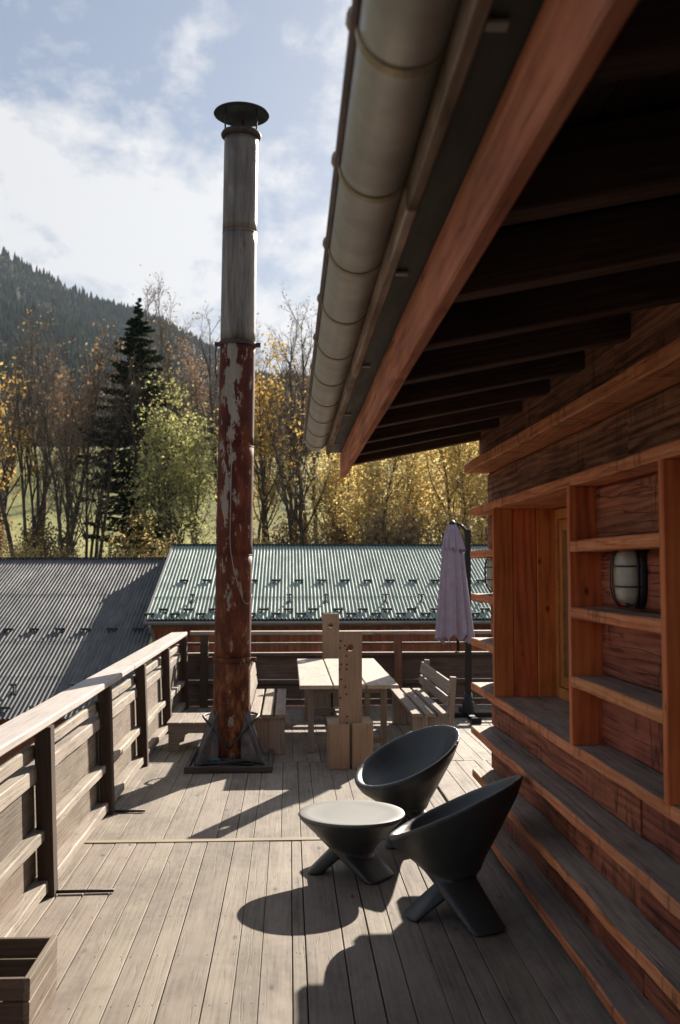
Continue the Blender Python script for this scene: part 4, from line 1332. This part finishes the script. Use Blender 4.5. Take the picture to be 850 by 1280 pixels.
# ------------------------------------------------------------------ dining set
tb = thing('dining_table', (.675, 12.8, 0), 'long wooden table with three wide top boards between two benches', 'table')
for a, b in ((.122, .49), (.505, .86), (.875, 1.232)):
    beam('table_board', 'y', 11.15, 14.45, a, b, .765, .806, M['table_wood'], tb, 6, .004, .006)
for x in (.26, 1.10):
    for y in (11.58, 14.0):
        beam('leg', 'z', .002, .763, y - .04, y + .04, x - .035, x + .035, M['furn'], tb, 2, .002)
for y in (11.58, 14.0):
    beam('stretcher', 'x', .298, 1.062, y - .03, y + .03, .10, .17, M['furn'], tb, 2, .002)
    beam('apron', 'x', .298, 1.062, y - .028, y + .028, .67, .762, M['furn'], tb, 2, .002)
beam('foot_rail', 'y', 11.62, 13.96, .64, .72, .105, .165, M['furn'], tb, 2, .002)


def bench(side, label):
    # seat along Y, backrest away from the table; side=+1 right bench
    cx = 1.62 if side > 0 else -.245
    t = thing('garden_bench', (cx, 12.6, 0), label, 'bench', 'benches beside the dining table')
    def X(a, b): return (cx + side * a, cx + side * b) if side > 0 else (cx - b, cx - a)
    for a, b in ((-.215, -.095), (-.065, .055), (.085, .195)):
        x0, x1 = X(a, b); beam('seat_slat', 'y', 11.38, 13.80, x0, x1, .415, .455, M['furn'], t, 5, .003)
    for y in (11.46, 13.62):
        for a, b in ((-.205, -.02), (-.016, .205)):
            x0, x1 = X(a, b); beam('leg', 'z', .002, .412, y - .045, y + .045, x0, x1, M['furn'], t, 2, .003)
        x0, x1 = X(.208, .275)
        beam('back_post', 'z', .002, .86, y - .05, y + .05, x0, x1, M['furn'], t, 2, .003, post=Matrix.Rotation(R(4) * side, 4, 'Y'))
    beam('rail', 'y', 11.51, 13.57, *X(-.03, .03), .20, .28, M['furn'], t, 2, .002)
    tl = Matrix.Rotation(R(9) * side, 4, 'Y')
    x0, x1 = X(.185, .215); beam('back_slat', 'y', 11.40, 13.78, x0, x1, .53, .64, M['furn'], t, 5, .003, post=tl)
    x0, x1 = X(.202, .232); beam('back_slat', 'y', 11.40, 13.78, x0, x1, .67, .82, M['furn'], t, 5, .003, post=tl)
    return t


bench(1, 'grey slatted bench with backrest right of the table, near the parasol')
bench(-1, 'grey slatted bench with backrest left of the table, half behind the chimney')


def plank_geo(w, h, t, rh, hz, neck):
    """upright plank in XZ with a round hole, thickness along Y"""
    n = 20
    hole = [(rh * math.cos(2 * math.pi * k / n), hz + rh * math.sin(2 * math.pi * k / n)) for k in range(n)]
    outer = []
    for k in range(n):
        c, s = math.cos(2 * math.pi * k / n), math.sin(2 * math.pi * k / n)
        sc = min(w / 2 / max(abs(c), 1e-6), .12 / max(abs(s), 1e-6))
        outer.append((c * sc, hz + s * sc))
    # snap corners
    for k in range(n):
        x, z = outer[k]
    ptsv, f = [], []
    for y in (-t / 2, t / 2):
        ptsv += [(x, y, z) for x, z in outer] + [(x, y, z) for x, z in hole]
    for k in range(n):
        q = (k + 1) % n
        f += [(k, q, n + q, n + k), (2 * n + k, 3 * n + k, 3 * n + q, 2 * n + q), (n + k, n + q, 3 * n + q, 3 * n + k)]
    return ptsv, f


def poly_plank(w, h, t, rh, hz, neck):
    import bmesh
    bm = bmesh.new()
    # front outline: wide body, narrowing to a wedge that drops between the seat blocks
    zb = .452
    out = [(-w / 2 * .97, zb), (-.035, zb - .001), (-.012, .03), (.012, .03), (.035, zb - .001), (w / 2 * .97, zb), (w / 2, h - .012), (w / 2 - .012, h), (-w / 2 + .012, h), (-w / 2, h - .012)]
    n = 20
    # split into left and right halves round the hole so faces stay simple
    def half(s):
        arc = [(rh * math.sin(a) * s, hz - rh * math.cos(a)) for a in np.linspace(0, math.pi, 11)]
        pts = [(0, .03), (.012 * s, .03), (.035 * s, zb), (w / 2 * .97 * s, zb), (w / 2 * s, h - .012), ((w / 2 - .012) * s, h), (0, h)] + [(x, z) for x, z in reversed(arc)]
        return pts
    for s in (-1, 1):
        pts = half(s)
        fr = [bm.verts.new((x, -t / 2, z)) for x, z in pts]
        bk = [bm.verts.new((x, t / 2, z)) for x, z in pts]
        bm.faces.new(fr if s > 0 else fr[::-1])
        bm.faces.new(bk[::-1] if s > 0 else bk)
        m = len(pts)
        for i in range(m):
            j = (i + 1) % m
            if abs(pts[i][0]) < 1e-6 and abs(pts[j][0]) < 1e-6: continue
            q = (fr[i], bk[i], bk[j], fr[j])
            bm.faces.new(q if s > 0 else q[::-1])
    bmesh.ops.remove_doubles(bm, verts=bm.verts, dist=.0002)
    bmesh.ops.recalc_face_normals(bm, faces=bm.faces)
    # grain runs up the plank: store so that local X is the height
    me = bpy.data.meshes.new('back_plank')
    bmesh.ops.transform(bm, matrix=ROT['z'].inverted(), verts=bm.verts)
    bm.to_mesh(me); bm.free()
    return me


pl_me = poly_plank(.25, 1.435, .055, .036, 1.262, .07)
pl_me.materials.append(M['plank_wood'])
def head_chair(cx, yb, sgn, label, h=1.435):
    """block seat with an upright plank back; sgn +1: seat extends to +Y"""
    t = thing('block_chair', (cx, yb, 0), label, 'chair', 'block chairs at the heads of the table')
    for s in (-1, 1):
        x0, x1 = (cx - .235, cx - .012) if s < 0 else (cx + .012, cx + .235)
        beam('seat_block', 'z', .002, .468 + .004 * s, *sorted((yb, yb + sgn * .52)), x0, x1, M['plank_wood'] if sgn > 0 else M['furn'], t, 4, .006, .012)
    put('back_plank', pl_me, t, Matrix.Translation((cx, yb + sgn * .10, 0)) @ ROT['z'])
    # worm holes / nail holes as small dark pegs
    g = random.Random(3)
    if sgn > 0:
        gg = []
        for zh in (1.34, 1.27, 1.24, 1.16, 1.08, 1.02, .99, .93, .86, .78, .74, .69, .64, .58, .52, .48):
            for dx in (-.105, -.045):
                if g.random() < .58:
                    c = cx + dx + g.uniform(-.012, .012); zc = zh + g.uniform(-.02, .02)
                    v, f = lathe([(.0002, 0.0005), (.011, 0), (.011, .002)], 8)
                    gg.append(([(c + p[0], yb + .10 - .0275 - p[2], zc + p[1]) for p in v], f))
        me = mk('nail_heads', *join(*gg), M['black']); o = put('nail_heads', me, t); o['kind'] = 'stuff'
    return t


c1 = head_chair(.657, 10.56, 1, 'block chair with tall upright plank back at the near end of the table')
c2 = head_chair(.625, 14.98, -1, 'block chair with tall grey plank back at the far end of the table')

# low slatted table behind the chimney
lt = thing('low_table', (-1.0, 12.05, 0), 'low grey slatted side table by the railing, partly behind the chimney', 'side table')
for k in range(5):
    beam('top_slat', 'y', 11.66, 12.44, -1.40 + k * .158, -1.40 + k * .158 + .152, .305, .332, M['furn'], lt, 2, .002)
for y in (11.70, 12.38):
    vv, ff = [], []
    prof = [(-1.38, .30), (-1.38, .0)] + [(-1.27, .0)] + [(-1.24, .15), (-1.15, .205), (-.88, .205), (-.79, .15), (-.76, .0), (-.65, .0), (-.65, .30)]
    m_ = len(prof)
    vv = [(x, y + dy, z + .002) for dy in (-.02, .02) for x, z in prof]
    ff = [tuple(range(m_)), tuple(range(2 * m_ - 1, m_ - 1, -1))] + [(i, m_ + i, m_ + (i + 1) % m_, (i + 1) % m_) for i in range(m_)]
    put('leg_frame', mk('leg_frame', vv, ff, M['furn']), lt)

# ------------------------------------------------------------------ parasol
px, py = 2.375, 13.95
um = thing('parasol', (2.55, 14.15, 0), 'closed lilac cantilever parasol beside the back fence', 'parasol')
def canopy(z0, z1, r0, r1, seed, n=96, rows=14, folds=11, amp=.22, ragged=.05):
    g = random.Random(seed)
    ph = [g.uniform(0, 6.28) for _ in range(6)]
    v, f = [], []
    for i in range(rows + 1):
        t = i / rows
        for k in range(n):
            a = 2 * math.pi * k / n
            w = math.sin(a * folds + ph[0] + .5 * t * math.sin(a * 2 + ph[1])) + .45 * math.sin(a * (folds * 2 + 1) + ph[2] + t) + .3 * math.sin(a * 3 + ph[3])
            fold = 1 + amp * (0.35 + .75 * t) * w * .6
            r = (r0 + (r1 - r0) * t ** .8) * fold
            zz_ = z0 + (z1 - z0) * t + (ragged * t ** 6 * (math.sin(a * folds + ph[4]) + .6 * math.sin(a * 2.0 + ph[5])))
            v.append((r * math.cos(a), r * .85 * math.sin(a), zz_))
    for i in range(rows):
        for k in range(n):
            q = (k + 1) % n
            f.append((i * n + k, i * n + q, (i + 1) * n + q, (i + 1) * n + k))
    return v, f
UM = Matrix.Translation((px, py, 0)) @ Matrix.Rotation(R(-1.5), 4, 'Y')
put('canopy', mk('canopy', *canopy(2.62, 1.12, .105, .228, 2, amp=.34, folds=9), M['cloth'], True), um, UM)
put('canopy_vent', mk('canopy_vent', *canopy(2.74, 2.36, .05, .16, 5, rows=8, folds=9, amp=.2, ragged=.03), M['cloth'], True), um, UM)
put('finial', mk('finial', *lathe([(.0005, 2.715), (.05, 2.715), (.055, 2.745), (.03, 2.775), (.0005, 2.785)], 16), M['black'], True), um, UM)
put('pole', mk('parasol_pole', *tube([(px, py, .95), (px, py, 2.7)], .02, 10), M['black'], True), um)
put('mast', mk('mast', *boxg(2.515, 2.595, 14.11, 14.19, .06, 2.66), M['black']), um)
put('arm', mk('arm', *tube([(2.55, 14.15, 2.62), (2.47, 14.05, 2.70), (px, py, 2.735)], .022, 8), M['black'], True), um)
put('crank', mk('crank', *join(boxg(2.50, 2.61, 14.05, 14.115, 1.16, 1.30), tube([(2.5, 14.08, 1.2), (2.41, 14.06, 1.2), (2.40, 14.05, .93), (2.35, 14.05, .93)], .009, 6)), M['black']), um)
put('foot', mk('parasol_foot', *join(boxg(2.05, 3.05, 14.11, 14.19, .003, .06), boxg(2.51, 2.59, 13.55, 14.105, .003, .06), boxg(2.51, 2.59, 14.195, 14.75, .003, .06), boxg(2.48, 2.62, 13.52, 13.56, .0, .075)), M['black']), um)
put('sleeve', mk('parasol_sleeve', *lathe([(.085, .062), (.085, .20), (.06, .23), (.055, .34), (.001, .34)], 20), M['black'], True), um, Matrix.Translation((2.55, 14.15, 0)))

# ------------------------------------------------------------------ plastic lounge chairs and table
def ell(cx, cy, cz, a, b, n=40, tilt=0.0, rot=0.0, e=2.0):
    """ellipse with semi axes a (x) and b (y), pitched about y by tilt (front +x goes down)"""
    out = []
    for k in range(n):
        t = 2 * math.pi * k / n
        c, s = math.cos(t), math.sin(t)
        x = a * math.copysign(abs(c) ** (2 / e), c); y = b * math.copysign(abs(s) ** (2 / e), s)
        x, y = x * math.cos(rot) - y * math.sin(rot), x * math.sin(rot) + y * math.cos(rot)
        out.append((cx + x * math.cos(tilt), cy + y, cz - x * math.sin(tilt)))
    return out


def blade(foot, waist, ang, wt, wr, wt1, wr1, n=32, lift=.0, e=2.4):
    """leg from waist to foot, cross section wide across `ang`"""
    secs = []
    for i in range(9):
        t = i / 8
        x = waist[0] + (foot[0] - waist[0]) * t; y = waist[1] + (foot[1] - waist[1]) * t
        z = waist[2] * (1 - t)
        secs.append(ell(x, y, z + .0015, wr + (wr1 - wr) * t, wt + (wt1 - wt) * t, n, 0, ang, e))
    return loft(secs)


def finish(me, mat, name, parent, vox, sm, Mw):
    o = put(name, me, parent, Mw)
    md = o.modifiers.new('fuse', 'REMESH'); md.mode = 'VOXEL'; md.voxel_size = vox; md.use_smooth_shade = True
    ms = o.modifiers.new('soften', 'SMOOTH'); ms.iterations = sm; ms.factor = .5
    return o


TILT = R(25.85)
def chair_mesh():
    a, b, zc = .464, .424, .640
    outer = []
    # under the rim down to the waist; waist centre sits a little behind the middle
    for ka, kb, dx, dz, td in ((1, 1, 0, 0, 25.85), (.965, .965, 0, .035, 25.6), (.88, .89, -.004, .10, 25), (.75, .78, -.008, .165, 24), (.62, .67, -.008, .232, 22), (.49, .56, -.004, .305, 19), (.39, .46, 0, .362, 15), (.33, .41, 0, .41, 10)):
        outer.append(ell(dx, 0, zc - dz, a * ka, b * kb, 44, R(td)))
    inner = []
    for ka, dz, tl in ((.925, -.006, 1.0), (.885, .008, 1), (.82, .050, .98), (.72, .100, .94), (.58, .150, .88), (.40, .190, .8), (.20, .210, .75), (.06, .215, .7)):
        inner.append(ell(-.02 * (1 - ka), 0, zc - dz, a * ka, b * ka, 44, TILT * tl))
    v1, f1 = loft(list(reversed(outer)) + [ell(0, 0, zc + .012, a * .97, b * .97, 44, TILT)] + inner)
    geo = [(v1, f1)]
    # three blade legs sweeping out of the waist
    for fx, fy, wx, wy, wz, wt, wr, wt1, wr1 in ((-.270, .280, .15, -.055, .345, .165, .11, .125, .062), (.235, .215, -.04, -.05, .235, .10, .08, .095, .040), (.02, -.335, 0, .02, .27, .11, .09, .12, .05)):
        an = math.atan2(fy - wy, fx - wx)
        geo.append(blade((fx, fy), (wx, wy, wz), an, wt, wr, wt1, wr1))
    return mk('lounge_chair', *join(*geo), M['seat'])


cme = chair_mesh()
fac = math.atan2(.407, -.914)
ch1 = finish(cme, M['seat'], 'lounge_chair', None, .010, 18, Matrix.Translation((1.031, 6.19, 0)) @ Matrix.Rotation(2.72, 4, 'Z'))
tag(ch1, 'anthracite plastic bowl chair nearest the camera, seen from behind', 'chair', 'anthracite bowl chairs')
ch2 = finish(cme, M['seat'], 'lounge_chair', None, .010, 18, Matrix.Translation((.93, 7.86, 0)) @ Matrix.Rotation(3.55, 4, 'Z'))
tag(ch2, 'anthracite plastic bowl chair further back, its open seat turned to the camera', 'chair', 'anthracite bowl chairs')

st = thing('side_table', (.44, 7.0, 0), 'low round table with dusty top paled by painted sun sheen between the two bowl chairs', 'table')
geo = [loft([ell(.03, 0, .10, .115, .115, 44), ell(.02, -.0, .16, .135, .14, 44), ell(.008, 0, .22, .19, .19, 44), ell(0, 0, .30, .275, .275, 44), ell(0, 0, .375, .352, .352, 44), ell(0, 0, .398, .368, .368, 44), ell(0, 0, .405, .363, .363, 44)])]
for fx, fy, wx, wy, w in ((-.255, .04, .04, 0, .095), (.185, -.155, -.13, .09, .165), (.11, .25, 0, -.03, .11)):
    an = math.atan2(fy - wy, fx - wx)
    geo.append(blade((fx, fy), (wx, wy, .27), an, w * .9, .085, w * .95, .055, e=3.6))
finish(mk('stool_body', *join(*geo), M['seat']), M['seat'], 'body', st, .0095, 4, Matrix.Translation((.44, 7.0, 0)))
put('table_top', mk('stool_top', *lathe([(.0005, .4085), (.20, .409), (.30, .412), (.352, .417), (.366, .414), (.371, .405), (.366, .399), (.34, .397)], 64), M['dish'], True), st, Matrix.Translation((.44, 7.0, 0)))

# ------------------------------------------------------------------ planter box
pb = thing('planter_box', (-1.34, 4.7, 0), 'empty wooden planter box in the near left corner of the deck', 'planter')
bx0, bx1, by0, by1 = -1.50, -1.13, 4.55, 5.06
for k in range(3):
    z0 = .004 + k * .101
    beam('board', 'x', bx0 + .03, bx1 - .031, by0, by0 + .028, z0, z0 + .094, M['fence_wood'], pb, 2, .002)  # shade on the front boards and interior put in as a darker wood
    beam('board', 'x', bx0 + .03, bx1 - .031, by1 - .028, by1, z0, z0 + .094, M['fence_wood'], pb, 2, .002)
    beam('board', 'y', by0 - .004, by1 + .004, bx1 - .029, bx1, z0, z0 + .098, M['rail_board'], pb, 2, .002)
    beam('board', 'y', by0 - .004, by1 + .004, bx0, bx0 + .029, z0, z0 + .098, M['rail_board'], pb, 2, .002)
put('bottom', mk('planter_bottom', *boxg(bx0 + .031, bx1 - .033, by0 + .03, by1 - .03, .01, .03), M['post_wood']), pb)

# ------------------------------------------------------------------ haze
def haze():
    m = bpy.data.materials.new('haze_air'); m.use_nodes = True
    n, l = m.node_tree.nodes, m.node_tree.links
    n.clear()
    out = n.new('ShaderNodeOutputMaterial'); pv = n.new('ShaderNodeVolumePrincipled')
    pv.inputs['Color'].default_value = (0.72, 0.83, 1.0, 1)
    pv.inputs['Density'].default_value = 0.00007
    pv.inputs['Anisotropy'].default_value = 0.0
    l.new(pv.outputs[0], out.inputs['Volume'])
    o = put('haze', mk('haze', *boxg(-2650, 2650, -950, 2650, -8, 590), m))
    tag(o, 'thin pale mountain haze filling the valley', 'haze', kind='stuff')
haze()
